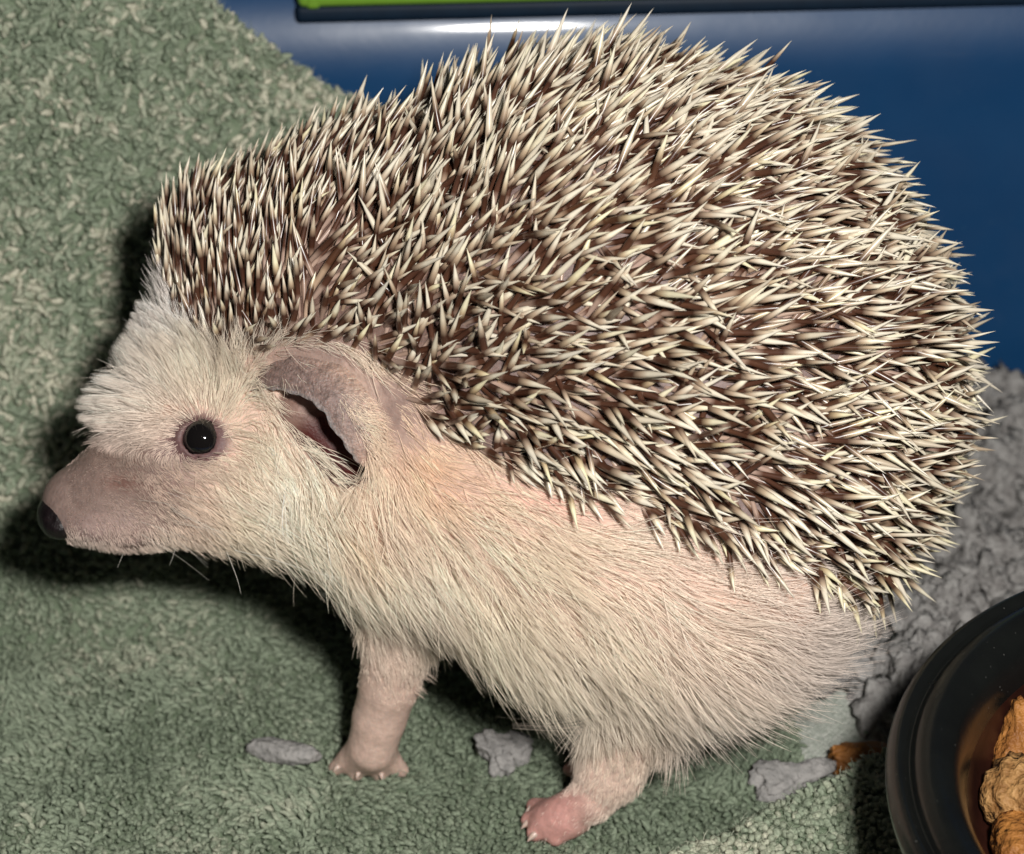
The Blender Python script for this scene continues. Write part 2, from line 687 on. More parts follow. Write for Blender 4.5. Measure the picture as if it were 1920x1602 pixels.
def rot_to(dirs):
    """orthonormal frames whose z axis is dirs"""
    d = norm(dirs)
    ref = np.where(np.abs(d[:, 2:3]) < 0.9, np.array([[0, 0, 1.0]]), np.array([[1.0, 0, 0]]))
    x = norm(np.cross(ref, d))
    y = np.cross(d, x)
    return x, y, d


def sweep_many(base, d0, d1, length, rad, prof_t, prof_r, sides, roll=None):
    """many tapered bent tubes in one go: start direction d0, end direction d1"""
    Nn = len(base)
    K = len(prof_t)
    x, y, _ = rot_to(d0 + d1)
    if roll is not None:
        c, s = np.cos(roll)[:, None], np.sin(roll)[:, None]
        x, y = x * c + y * s, y * c - x * s
    t = np.asarray(prof_t)
    ctr = np.zeros((Nn, K, 3))
    cur = base.copy()
    for k in range(K):
        if k:
            tm_ = 0.5 * (t[k] + t[k - 1])
            dd = norm(d0 * (1 - tm_) + d1 * tm_)
            cur = cur + dd * (length * (t[k] - t[k - 1]))[:, None]
        ctr[:, k] = cur
    ang = np.arange(sides) / sides * 2 * np.pi
    ring = (x[:, None, None, :] * np.cos(ang)[None, None, :, None] + y[:, None, None, :] * np.sin(ang)[None, None, :, None])
    v = ctr[:, :, None, :] + ring * (rad[:, None] * np.asarray(prof_r)[None])[:, :, None, None]
    v = v.reshape(Nn, K * sides, 3)
    f = []
    for k in range(K - 1):
        for s in range(sides):
            s2 = (s + 1) % sides
            f.append([k * sides + s, k * sides + s2, (k + 1) * sides + s2, (k + 1) * sides + s])
    f = np.array(f)
    F = (f[None] + (np.arange(Nn) * K * sides)[:, None, None]).reshape(-1, 4)
    T = np.repeat(np.tile(t, Nn), sides)
    return v.reshape(-1, 3), F, T


def tufts():
    sp = 0.00142
    a_, b_, c_ = tv[tf[:, 0]], tv[tf[:, 1]], tv[tf[:, 3]]
    ar = np.linalg.norm(np.cross(b_ - a_, c_ - a_), axis=1)
    nn = int(ar.sum() * 1e6 * 1.9)
    k = rng.choice(len(tf), nn, p=ar / ar.sum())
    q = a_[k] + (b_ - a_)[k] * rng.random((nn, 1)) + (c_ - a_)[k] * rng.random((nn, 1))
    cell = np.floor(q / 0.00128).astype(np.int64)
    _, first = np.unique(cell[:, 0] * 100003 + cell[:, 1] * 10007 + cell[:, 2] * 7, return_index=True)
    x, y = q[first, 0], q[first, 1]
    ok = ~in_poly(np.stack([x, y], -1), hemw)
    x, y = x[ok], y[ok]
    e = 0.0008
    z = towel_h(x, y)
    zx = (towel_h(x + e, y) - z) / e
    zy = (towel_h(x, y + e) - z) / e
    n = norm(np.stack([-zx, -zy, np.ones_like(zx)], -1))
    p = np.stack([x, y, z], -1)
    # keep what the camera could see, with a margin
    m = M_of(p)
    px = pix_of(m)
    vis = (px[:, 0] > -260) & (px[:, 0] < 2050) & (px[:, 1] > -160) & (px[:, 1] < 1750)
    p, n, x, y, z = p[vis], n[vis], x[vis], y[vis], z[vis]
    Nn = len(p)
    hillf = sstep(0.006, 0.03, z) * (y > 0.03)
    kp = rng.random(len(p)) > 0.16 * hillf
    p, n, x, y, z, hillf = p[kp], n[kp], x[kp], y[kp], z[kp], hillf[kp]
    Nn = len(p)
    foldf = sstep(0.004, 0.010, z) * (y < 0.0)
    # nap: leans in patches on the flat, lies any way on the hill
    q = np.stack([x * 70, y * 70, np.zeros(Nn)], -1)
    nap = np.stack([0.8 * vnoise(q, 41), -0.5 + 0.8 * vnoise(q, 43), np.zeros(Nn)], -1)
    rnd = rng.normal(size=(Nn, 3))
    lean = nap * (1.15 - 0.6 * hillf)[:, None] + rnd * (0.24 + 0.50 * hillf)[:, None]
    d0 = norm(n + (0.35 + 0.5 * hillf)[:, None] * lean)
    d1 = norm((0.12 - 0.10 * hillf)[:, None] * n + 1.1 * lean + 0.2 * rng.normal(size=(Nn, 3)))
    ln = rng.uniform(0.0024, 0.0040, Nn) * (1 + 0.12 * hillf - 0.15 * foldf)
    rd = rng.uniform(0.00046, 0.00070, Nn) * (1 + 0.34 * hillf + 0.20 * foldf)
    v, F, T = sweep_many(p - n * 0.0004, d0, d1, ln, rd, [0, 0.3, 0.62, 0.86, 1.0], [0.75, 1.0, 0.95, 0.66, 0.08], 5, rng.random(Nn) * 6.28)
    # colour of each loop: worn pale loops over deeper green ones
    f1 = fbm(np.stack([x * 120, y * 120, z * 120], -1), 2, 51)
    f2 = fbm(np.stack([x * 22, y * 22, z * 22], -1), 2, 57)
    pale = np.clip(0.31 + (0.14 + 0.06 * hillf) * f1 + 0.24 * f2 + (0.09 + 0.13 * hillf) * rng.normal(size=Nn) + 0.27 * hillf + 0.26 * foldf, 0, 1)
    dark = np.array([0.165, 0.205, 0.145])
    mid = np.array([0.270, 0.315, 0.232])
    lite = np.array([0.56, 0.54, 0.43])
    c = np.where(pale[:, None] < 0.5, dark + (mid - dark) * (pale[:, None] * 2), mid + (lite - mid) * (pale[:, None] * 2 - 1))
    return v, F, np.repeat(c, 25, 0), p, n, c, d1, hillf


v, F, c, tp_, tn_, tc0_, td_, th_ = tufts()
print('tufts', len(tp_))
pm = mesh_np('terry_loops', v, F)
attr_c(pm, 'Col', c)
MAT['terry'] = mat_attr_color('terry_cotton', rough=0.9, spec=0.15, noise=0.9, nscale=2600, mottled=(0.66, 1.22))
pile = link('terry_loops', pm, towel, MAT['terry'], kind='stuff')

# loose cotton fibres standing off the loops
kf = rng.choice(len(tp_), 70000)
fdir = norm(td_[kf] + 0.55 * rng.normal(size=(70000, 3)) + 0.5 * tn_[kf])
fbase = tp_[kf] + tn_[kf] * 0.0008 + 0.0005 * rng.normal(size=(70000, 3))
flen = rng.uniform(0.0010, 0.0024, 70000)
fpos = np.zeros((70000, 4, 3))
fcur = 0.4 * rng.normal(size=(70000, 3))
for k in range(4):
    fpos[:, k] = fbase + norm(fdir + fcur * (k / 3)) * (flen * k / 3)[:, None]
fh = bpy.data.hair_curves.new('cotton_fibres')
fh.add_curves([4] * 70000)
fh.attributes['position'].data.foreach_set('vector', np.ascontiguousarray(fpos.reshape(-1, 3), np.float32).ravel())
fr = fh.attributes.get('radius') or fh.attributes.new('radius', 'FLOAT', 'POINT')
fr.data.foreach_set('value', np.tile(np.array([0.06, 0.055, 0.045, 0.02], np.float32) * 0.001, 70000))
fca = fh.attributes.new('Col', 'FLOAT_COLOR', 'CURVE')
fcc = np.ones((70000, 4), np.float32)
fcc[:, :3] = tc0_[kf] * rng.uniform(0.9, 1.35, (70000, 1))
fca.data.foreach_set('color', fcc.ravel())
link('cotton_fibres', fh, towel, MAT['fur'], kind='stuff')

# flat woven hem between the pile and the bowl
hx, hy = np.meshgrid(np.linspace(min(p[0] for p in hemw), max(p[0] for p in hemw), 90), np.linspace(min(p[1] for p in hemw), max(p[1] for p in hemw), 70), indexing='ij')
hz = towel_h(hx.ravel(), hy.ravel()) + 0.0006 + 0.00028 * np.sin(hx.ravel() * 5200) * np.sin(hy.ravel() * 4300 + hx.ravel() * 300)
hv = np.stack([hx.ravel(), hy.ravel(), hz], -1)
hi = np.arange(90 * 70).reshape(90, 70)
hf = np.stack([hi[:-1, :-1], hi[1:, :-1], hi[1:, 1:], hi[:-1, 1:]], -1).reshape(-1, 4)
hc = hv[hf].mean(1)
hf = hf[in_poly(hc[:, :2], hemw)]
MAT['hem'] = mat_plain('woven_hem', (0.27, 0.30, 0.26), rough=0.9, spec=0.15, col2=(0.46, 0.47, 0.43), nscale=900, bstr=0.8, bscale=1500, bdist=0.0006)
link('woven_hem', mesh_np('woven_hem', hv, hf), towel, MAT['hem'])

# ------------------------------------------------------------------ grey paper bedding heaped on the right
def ico(sub=3):
    import bmesh
    bm = bmesh.new()
    bmesh.ops.create_icosphere(bm, subdivisions=sub, radius=1.0)
    bm.verts.ensure_lookup_table()
    v = np.array([q.co[:] for q in bm.verts])
    f = np.array([[q.index for q in fc_.verts] for fc_ in bm.faces])
    bm.free()
    return v, f


ICO_V, ICO_F = ico(3)


def lumps(cent, size, seed, rough=0.60, flat=0.55):
    vs, fs = [], []
    for i, (c, s) in enumerate(zip(cent, size)):
        q = ICO_V * (1 + rough * fbm(ICO_V * 1.3 + i * 7.3, 3, seed)[:, None] + 0.34 * vnoise(ICO_V * 4.3 + i * 3.1, seed + 5)[:, None])
        R = np.linalg.qr(rng.normal(size=(3, 3)))[0]
        q = (q * np.array([1.25, 1.0, flat])) @ R
        vs.append(c + q * s)
        fs.append(ICO_F + i * len(ICO_V))
    return np.concatenate(vs), np.concatenate(fs)


bx = rng.uniform(0.036, 0.150, 2100)
by = rng.uniform(-0.045, WALL_Y - 0.002, 2100)
okb = ~towel_edge(bx, by + 0.010) & (np.hypot(bx - BC[0], by - BC[1]) > BR - 0.012)
bx, by = bx[okb], by[okb]
nb = np.hypot(bx - BC[0], by - BC[1]) - BR
heap = 0.004 + 0.008 * sstep(0.004, 0.03, nb) + 0.026 * sstep(0.03, WALL_Y, by) * (1 - 0.8 * sstep(0.092, 0.108, bx)) + 0.006 * vnoise(np.stack([bx * 60, by * 60, bx * 0], -1), 66)
bz = -0.006 + heap * rng.uniform(0.15, 1, len(bx)) ** 0.4
bs = rng.uniform(0.0020, 0.0048, len(bx))
bs[::4] = 0.008
bz[::4] = -0.006
bv, bf = lumps(np.stack([bx, by, bz], -1), bs, 71)
MAT['bedding'] = mat_plain('grey_paper', (0.17, 0.16, 0.155), rough=0.95, spec=0.1, col2=(0.36, 0.35, 0.34), nscale=330, bstr=1.0, bscale=900, bdist=0.0012)
link('paper_bedding', mesh_np('paper_bedding', bv, bf), None, MAT['bedding'], 'soft grey paper bedding heaped between the rump, blue wall and bowl', 'bedding', kind='stuff')

# ------------------------------------------------------------------ hedgehog body
PX = 0.1  # mm per photo pixel at the target plane


def C(px, py, r, d):
    return MV(px, py, d), r * PX * (450 + d) / 450


TRUNK = [C(500, 545, 172, 0), C(720, 612, 345, 2), C(1090, 645, 490, 5), C(1235, 662, 474, 5), C(1325, 740, 425, 3)]
CREST = [C(425, 475, 105, 0), C(640, 480, 200, 2)]
BELLY = [C(800, 880, 262, -4), C(1050, 955, 282, -6), C(1300, 1025, 300, -8)]
INNER = [C(880, 920, 250, 14), C(1250, 1000, 290, 14)]
HEAD = [C(640, 830, 225, -3), C(490, 846, 174, -7), C(362, 867, 145, -8), C(242, 920, 101, -8), C(152, 945, 74, -8)]
g1 = MG(690, 1430, 0.004)
g2 = MG(1070, 1535, 0.004)
dF = lambda py: g1[2] - (1440 - py) * 0.0625
dH = lambda py: g2[2] - (1550 - py) * 0.0625
LEGS = [
    [C(810, 1010, 105, dF(1010)), C(752, 1170, 74, dF(1170)), C(731, 1280, 57, dF(1280)), C(712, 1345, 50, dF(1345)), C(698, 1400, 47, dF(1400))],
    [C(1230, 1230, 110, dH(1230)), C(1175, 1370, 60, dH(1370)), C(1145, 1445, 60, dH(1445)), C(1110, 1495, 44, dH(1480)), C(1060, 1526, 38, dH(1515))],
]
hb = MG(1130, 1440, 0.006)
LEGS.append([C(1330, 1180, 110, hb[2] - 14), C(1240, 1330, 70, hb[2] - 7), (MG(1170, 1415, 0.010), 5.5), (MG(1120, 1438, 0.006), 4.2)])
fb_ = MG(735, 1345, 0.004)
LEGS.append([C(860, 1010, 100, fb_[2] - 22), C(770, 1170, 52, fb_[2] - 10), (MG(742, 1290, 0.014), 4.2), (MG(730, 1335, 0.005), 4.0)])
TOES = []
for tx, ty in ((630, 1440), (668, 1450), (712, 1452), (752, 1444)):
    TOES.append((C(696, 1392, 30, dF(1392)), (MG(tx, ty, 0.0009), 1.6)))
HT = [((1002, 1512), 1.7), ((992, 1538), 1.7), ((1003, 1562), 1.7), ((1042, 1572), 1.6)]
for (tx, ty), rr in HT:
    TOES.append((C(1065, 1528, 32, dH(1515)), (MG(tx, ty, 0.0026), rr)))
for tx, ty in ((1068, 1443), (1082, 1432), (1090, 1455)):
    TOES.append(((MG(1125, 1440, 0.006), 3.2), (MG(tx, ty, 0.003), 1.4)))
for tx, ty in ((706, 1350), (724, 1356), (744, 1356)):
    TOES.append(((MG(730, 1332, 0.005), 3.2), (MG(tx, ty, 0.0025), 1.4)))


def chain(p, ch, k):
    d = None
    for (a, ra), (b, rb) in zip(ch[:-1], ch[1:]):
        e = cone(p, a, b, ra, rb)
        d = e if d is None else smin(d, e, k)
    return d


def sdf_core(p):
    d = chain(p, TRUNK, 6.0)
    d = smin(d, chain(p, CREST, 6.0), 8.0)
    d = smin(d, chain(p, BELLY, 6.0), 12.0)
    d = smin(d, chain(p, INNER, 6.0), 9.0)
    h = chain(p, HEAD, 4.0)
    h = smin(h, cone(p, *[TRUNK[0][0], HEAD[2][0]], TRUNK[0][1] * 0.78, HEAD[2][1] * 0.86), 5.0)
    d = smin(d, h, 8.0)
    for i, lg in enumerate(LEGS):
        d = smin(d, chain(p, lg, 1.0), 4.0)
    for (a, ra), (b, rb) in TOES:
        d = smin(d, cone(p, a, b, ra, rb), 1.6)
    # paws: flattened pads
    d = smin(d, ell(p, MG(692, 1416, 0.0045), (4.4, 2.2, 3.8)), 3.0)
    d = smin(d, ell(p, MG(1055, 1535, 0.0045), (5.5, 3.4, 4.5)), 2.0)
    return d


def march(sdf, px, py, d0=-90.0):
    q = M_of(CAMPOS)
    v = norm(MV(px, py, 0) - q)
    t = 330.0
    for _ in range(120):
        s = sdf((q + v * t)[None])[0]
        t += s * 0.8
        if abs(s) < 0.01:
            break
    return q + v * t


def grad(sdf, p, e=0.3):
    p = np.atleast_2d(p)
    g = np.stack([sdf(p + np.eye(3)[i] * e) - sdf(p - np.eye(3)[i] * e) for i in range(3)], -1)
    return norm(g)


EYE_S = march(sdf_core, 374, 824)
EYE_N = grad(sdf_core, EYE_S)[0]
EYE_R = 3.7
EYE_C = EYE_S - EYE_N * 2.0
EYE_M = EYE_C.copy()
HEADD = HEAD[2][0][2]
EYE_M[2] = 2 * HEADD - EYE_C[2]
EYE_NM = EYE_N * np.array([1, 1, -1])
EAR_S = march(sdf_core, 618, 800)
EAR_N = grad(sdf_core, EAR_S)[0]


def torus(p, c, n, R, r):
    e1 = norm(np.array([0.94, -0.34, 0.0]) - (np.array([0.94, -0.34, 0.0]) @ n) * n)
    e2 = np.cross(n, e1)
    q = p - c
    h = q @ n
    rho = np.hypot((q @ e1) / 1.10, (q @ e2) / 0.86)
    return np.sqrt((rho - R) ** 2 + h ** 2) - r


def sdf_body(p):
    d = sdf_core(p)
    # brow, muzzle and cheek swellings
    d = smin(d, ell(p, MV(225, 985, -13), (9, 3.6, 5.5)), 4.0)
    d = smin(d, ell(p, MV(395, 770, -13), (7, 3.0, 5.0)), 4.0)
    for c, n in ((EYE_C, EYE_N), (EYE_M, EYE_NM)):
        d = smin(d, torus(p, c + n * 2.05, n, 3.4, 0.62), 0.9)
        d = smax(d, -(np.linalg.norm(p - c, axis=1) - (EYE_R - 0.12)), 0.3)
    # hollow of the ear
    d = smax(d, -cone(p, MV(572, 766, EAR_S[2] + 1.5), MV(654, 862, EAR_S[2] + 2.0), 5.2, 4.4), 1.2)
    # nostril end is taken over by the nose; mouth line
    d = smax(d, -cone(p, MV(190, 1010, -15.5), MV(345, 1002, -19.5), 0.25, 0.35), 0.8)
    # folds of skin
    return d


lo = (-96, -90, -62)
hi_ = (90, 74, 84)
bvts, bq = surface_net(sdf_body, lo, hi_, 0.66)
bn = grad(sdf_body, bvts, 0.5)
bpx = pix_of(bvts)

QPOLY = [(290, 420), (304, 545), (338, 622), (400, 658), (470, 662), (520, 648), (640, 652), (692, 676), (742, 716), (788, 778), (860, 832), (950, 872), (1060, 905),
         (1200, 945), (1350, 995), (1480, 1050), (1600, 1110), (1640, 1160), (1720, 1160), (1850, 950), (1950, 700), (1850, 300), (1400, 40), (900, -20), (400, 180), (270, 330)]
inq = in_poly(bpx, QPOLY)


def blob(px, c, r):
    d = (px - np.array(c)) / np.array(r)
    return np.exp(-(d ** 2).sum(1))


def skin_colour(px, m, n):
    c = np.tile(np.array([0.60, 0.425, 0.345]), (len(px), 1))

    def put(col, wgt):
        nonlocal c
        c = c * (1 - wgt[:, None]) + np.array(col) * wgt[:, None]
    put((0.66, 0.55, 0.42), blob(px, (560, 960), (130, 110)) * 0.9)
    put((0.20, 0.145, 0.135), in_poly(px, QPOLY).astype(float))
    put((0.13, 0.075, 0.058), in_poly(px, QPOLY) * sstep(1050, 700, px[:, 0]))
    sn = sstep(430, 300, px[:, 0]) * sstep(790, 850, px[:, 1])
    put((0.235, 0.165, 0.142), sn)
    put((0.21, 0.145, 0.12), blob(px, (215, 850), (90, 35)) * 0.8)
    put((0.17, 0.08, 0.062), blob(px, (232, 905), (38, 16)) * 0.8)
    put((0.20, 0.12, 0.10), blob(px, (290, 915), (60, 14)) * 0.6)
    put((0.37, 0.26, 0.24), blob(px, (170, 1000), (80, 32)) * 0.8)
    put((0.24, 0.155, 0.155), blob(px, (345, 838), (52, 44)) * 0.9)
    put((0.56, 0.28, 0.25), blob(px, (428, 868), (26, 18)) * 0.8)
    put((0.13, 0.070, 0.068), sstep(64, 40, np.hypot((px[:, 0] - 372) / 1.12, px[:, 1] - 826)))
    put((0.56, 0.36, 0.24), blob(px, (800, 880), (70, 40)))
    put((0.66, 0.38, 0.25), blob(px, (670, 990), (40, 50)) * 0.8)
    put((0.50, 0.33, 0.28), blob(px, (770, 770), (70, 70)) * 0.7)
    put((0.60, 0.33, 0.27), blob(px, (1040, 940), (110, 40)) * 0.8)
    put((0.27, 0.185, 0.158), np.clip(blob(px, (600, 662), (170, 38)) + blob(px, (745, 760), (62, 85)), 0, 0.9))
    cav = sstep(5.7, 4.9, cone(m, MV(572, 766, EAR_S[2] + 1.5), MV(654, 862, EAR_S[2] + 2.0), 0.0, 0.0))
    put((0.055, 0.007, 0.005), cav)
    leg = sstep(1170, 1230, px[:, 1]) * (px[:, 0] < 860) + sstep(1350, 1400, px[:, 1]) * (px[:, 0] > 860)
    put((0.60, 0.43, 0.36), np.clip(leg, 0, 1))
    pw = 0.9 * sstep(1150, 1050, px[:, 0]) * sstep(1475, 1500, px[:, 1]) * (px[:, 0] > 900)
    put((0.56, 0.28, 0.25), pw)
    put((0.60, 0.33, 0.30), blob(px, (1070, 1440), (25, 16)))
    return c


hedge_base = np.array([0.0, 0.0, 0.0])
hog = empty('hedgehog', (0.0, 0.0, 0.0), 'small hedgehog with cream and brown quills standing side on, facing left', 'hedgehog')
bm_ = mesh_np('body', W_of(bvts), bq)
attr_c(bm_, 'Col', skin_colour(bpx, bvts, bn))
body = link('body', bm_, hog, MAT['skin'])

# eyes
def uv_ball(name, c, r, sub=4):
    v_, f_ = ico(sub)
    return mesh_np(name, W_of(np.asarray(c) + v_ * np.asarray(r)), f_)


link('eye', uv_ball('eye', EYE_C + EYE_N * 0.25 + np.array([0.25, 0.4, 0]), EYE_R), hog, MAT['eye'], 'glossy black eye')
link('eye', uv_ball('eye', EYE_M + EYE_NM * 0.25, EYE_R), hog, MAT['eye'])

# nose
NC = MV(110, 966, -9)


def sdf_nose(p):
    d = ell(p, NC, (3.9, 4.4, 4.8))
    for s in (-1, 1):
        d = smin(d, ell(p, NC + np.array([1.2, -1.6, 3.3 * s]), (2.8, 2.6, 2.4)), 2.0)
        d = smax(d, -cone(p, NC + np.array([-0.6, -0.4, 6.2 * s]), NC + np.array([1.4, -2.2, 6.6 * s]), 0.9, 0.5), 0.7)
    d = smax(d, -cone(p, NC + np.array([-4.6, 4, 0]), NC + np.array([-4.6, -5, 0]), 0.5, 0.5), 0.5)
    return d + 0.10 * vnoise(p * 1.8, 77)


nv, nq = surface_net(sdf_nose, NC - 9, NC + 9, 0.35)
link('nose', mesh_np('nose', W_of(nv), nq), hog, MAT['nose'], 'wet black nose')


# ears
def spline(pts, n):
    pts = np.asarray(pts, float)
    t = np.linspace(0, len(pts) - 1, n)
    out = np.zeros((n, pts.shape[1]))
    for i, tt in enumerate(t):
        k = min(int(tt), len(pts) - 2)
        f = tt - k
        p0, p1, p2, p3 = pts[max(k - 1, 0)], pts[k], pts[k + 1], pts[min(k + 2, len(pts) - 1)]
        out[i] = 0.5 * (2 * p1 + (p2 - p0) * f + (2 * p0 - 5 * p1 + 4 * p2 - p3) * f * f + (3 * p1 - p0 - 3 * p2 + p3) * f ** 3)
    return out


EA = [(478, 716), (492, 672), (560, 644), (655, 664), (732, 742), (748, 820), (708, 884)]
ER = [(472, 732, 0.8), (505, 730, 1.8), (552, 740, 3.0), (604, 768, 4.0), (626, 808, 3.8), (654, 842, 2.8), (680, 872, 1.0)]
A3 = np.array([march(sdf_core, *q) for q in EA])
R3 = np.array([march(sdf_core, q[0], q[1]) + np.array([0, 0, -q[2]]) for q in ER])
NS, NT = 60, 18
A3 = spline(A3, NS)
R3 = spline(R3, NS)
tt = np.linspace(0, 1, NT)
s_ = np.linspace(0, 1, NS)
ev = A3[:, None] * (1 - tt[None, :, None]) + R3[:, None] * tt[None, :, None]
ev[..., 2] -= (np.sin(np.pi * tt ** 1.4) * 0.8)[None] * np.sin(np.pi * s_)[:, None] - 2.2 * (1 - tt)[None] ** 1.5
ev += 0.35 * vnoise(ev.reshape(-1, 3) * 0.5, 13).reshape(NS, NT, 1) * np.array([0.6, 0.6, 1.0])
ev[:, -1] += 0.7 * np.stack([vnoise(ev[:, -1] * 0.9, 14), vnoise(ev[:, -1] * 0.9, 15), np.zeros(NS)], -1)
ei = np.arange(NS * NT).reshape(NS, NT)
ef = np.stack([ei[:-1, :-1], ei[1:, :-1], ei[1:, 1:], ei[:-1, 1:]], -1).reshape(-1, 4)
ecol = np.zeros((NS, NT, 3))
ecol[:] = np.array([0.20, 0.138, 0.122])
rimw = sstep(0.86, 1.0, tt)[None, :, None]
ecol = ecol * (1 - rimw) + np.array([0.27, 0.24, 0.235]) * rimw
skw = sstep(0.72, 0.2, tt)[None, :, None] * sstep(0.25, 0.6, s_)[:, None, None]
ecol = ecol * (1 - skw) + np.array([0.34, 0.23, 0.18]) * skw
hz_ = sstep(0.55, 1.0, s_)[:, None, None] * (1 - rimw)
ecol = ecol * (1 - hz_ * 0.6) + np.array([0.42, 0.28, 0.22]) * hz_ * 0.6
for mir in (0, 1):
    e2 = ev.reshape(-1, 3).copy()
    f2 = ef
    if mir:
        e2[:, 2] = 2 * HEADD - e2[:, 2]
        f2 = ef[:, ::-1]
    em = mesh_np('ear', W_of(e2), f2)
    attr_c(em, 'Col', ecol.reshape(-1, 3))
    eo = link('ear', em, hog, MAT['ear'], 'grey folded ear with a dark red hollow' if not mir else None)
    so = eo.modifiers.new('thick', 'SOLIDIFY')
    so.thickness = 0.0007
    so.offset = 0
    sb = eo.modifiers.new('sub', 'SUBSURF')
    sb.levels = 1
    sb.render_levels = 1

# claws
def claw(tip, base, r):
    K = 6
    b = np.asarray(base, float)
    tp = np.asarray(tip, float)
    v_, F_, T_ = sweep_many(W_of(b[None]), norm((W_of(tp[None]) - W_of(b[None])) + np.array([[0, 0, 0.0008]])), norm((W_of(tp[None]) - W_of(b[None])) - np.array([[0, 0, 0.0012]])),
                            np.array([np.linalg.norm(tp - b) * 0.001]), np.array([r * 0.001]), np.linspace(0, 1, K), [1, .95, .8, .6, .35, .03], 8)
    link('claw', mesh_np('claw', v_, F_), hog, MAT['claw'])


claw(MG(983, 1527, 0.0022), MG(1004, 1510, 0.0036), 0.75)
claw(MG(976, 1556, 0.0020), MG(994, 1540, 0.0034), 0.7)
claw(MG(988, 1580, 0.0022), MG(1005, 1563, 0.0034), 0.7)
claw(MG(624, 1449, 0.0022), MG(636, 1437, 0.003), 0.6)
claw(MG(668, 1462, 0.0022), MG(673, 1448, 0.003), 0.6)
claw(MG(716, 1464, 0.0022), MG(715, 1450, 0.003), 0.6)
claw(MG(1056, 1447, 0.003), MG(1069, 1443, 0.0034), 0.6)

# ------------------------------------------------------------------ scatter on the body
tri = np.concatenate([bq[:, [0, 1, 2]], bq[:, [0, 2, 3]]])
ta, tb, tc_ = bvts[tri[:, 0]], bvts[tri[:, 1]], bvts[tri[:, 2]]
tarea = 0.5 * np.linalg.norm(np.cross(tb - ta, tc_ - ta), axis=1)


def scatter(n, wgt):
    pr = tarea * wgt
    k = rng.choice(len(tri), n, p=pr / pr.sum())
    a, b = rng.random(n), rng.random(n)
    f = a + b > 1
    a[f], b[f] = 1 - a[f], 1 - b[f]
    P = ta[k] + (tb[k] - ta[k]) * a[:, None] + (tc_[k] - ta[k]) * b[:, None]
    Nn = norm(bn[tri[k, 0]] * (1 - a - b)[:, None] + bn[tri[k, 1]] * a[:, None] + bn[tri[k, 2]] * b[:, None])
    return P, Nn


def thin(P, r):
    """greedy minimum distance through a hash grid"""
    cell = {}
    keep_ = []
    inv = 1.0 / r
    keys = np.floor(P * inv).astype(int)
    for i in range(len(P)):
        kx, ky, kz = keys[i]
        ok = True
        for dx in (-1, 0, 1):
            for dy in (-1, 0, 1):
                for dz in (-1, 0, 1):
                    for j in cell.get((kx + dx, ky + dy, kz + dz), ()):
                        q = P[i] - P[j]
                        if q @ q < r * r:
                            ok = False
                            break
                    if not ok:
                        break
                if not ok:
                    break
            if not ok:
                break
        if ok:
            cell.setdefault((kx, ky, kz), []).append(i)
            keep_.append(i)
    return np.array(keep_)


tpx = pix_of(bvts[tri].mean(1))
wq = in_poly(tpx, QPOLY).astype(float)
# ---- quills
QP_, QN_ = scatter(60000, wq)
qc = np.floor(QP_ / 1.97).astype(np.int64)
_, kk = np.unique(qc[:, 0] * 1000003 + qc[:, 1] * 10007 + qc[:, 2] * 101, return_index=True)
kk = kk[(QP_[kk, 2] < 25) | (rng.random(len(kk)) < 0.6)]
QP_, QN_ = QP_[kk], QN_[kk]
print('quills', len(QP_))
NQ = len(QP_)
qpx = pix_of(QP_)
p0 = MV(400, 770, -12)
fl_ = QP_ - p0
fl_[:, 1] -= 0.10 * np.maximum(qpx[:, 1] - 620, 0) * sstep(700, 1300, qpx[:, 0])
fl_ = norm(fl_)
hood = sstep(760, 480, qpx[:, 0]) * sstep(700, 560, qpx[:, 1])
fl_ = norm(fl_ * (1 - 0.7 * hood)[:, None] + np.array([0.18, 1.0, 0.0]) * (0.7 * hood)[:, None])
fl_ = norm(fl_ - (fl_ * QN_).sum(1, keepdims=True) * QN_)
side = np.cross(QN_, fl_)
clump = vnoise(QP_ * 0.12, 5) * 0.45 + vnoise(QP_ * 0.34, 8) * 0.55
ang = clump * 0.95 + rng.normal(size=NQ) * 0.46 * (1 - 0.4 * hood)
elev = np.radians(np.clip(26 + 8 * vnoise(QP_ * 0.2, 17) + rng.normal(size=NQ) * 13, 8, 70))
# short dense quills along the lower border lie flatter
bd = poly_dist(qpx, QPOLY)
low = sstep(90, 10, bd) * (qpx[:, 1] > 560)
elev = np.maximum(elev, np.radians(24) * low)
elev = elev * (1 - 0.25 * hood)
QD = norm((fl_ * np.cos(ang)[:, None] + side * np.sin(ang)[:, None]) * np.cos(elev)[:, None] + QN_ * np.sin(elev)[:, None])
QD[:, 0] = np.where(QD[:, 0] < 0, QD[:, 0] * (1 - 0.75 * hood), QD[:, 0])
QD = norm(QD)
QL = (rng.uniform(10.5, 16.8, NQ) + 2.5 * (rng.random(NQ) < 0.08)) * (1 - 0.28 * low) * (1 - 0.22 * hood)
QR = rng.uniform(0.47, 0.76, NQ) * (1 - 0.12 * hood)
shade = np.clip(0.5 * vnoise(QP_ * 0.16, 23) + 0.45 * rng.normal(size=NQ) - 0.30 * sstep(1000, 550, qpx[:, 0]), -1, 1)
tone = np.clip(0.5 + 0.24 * rng.normal(size=NQ) + 0.25 * sstep(850, 1100, qpx[:, 1]), 0, 1)

PT = [0.0, 0.15, 0.34, 0.52, 0.70, 0.86, 1.0]
PR = [0.60, 0.78, 0.96, 1.0, 0.80, 0.43, 0.02]


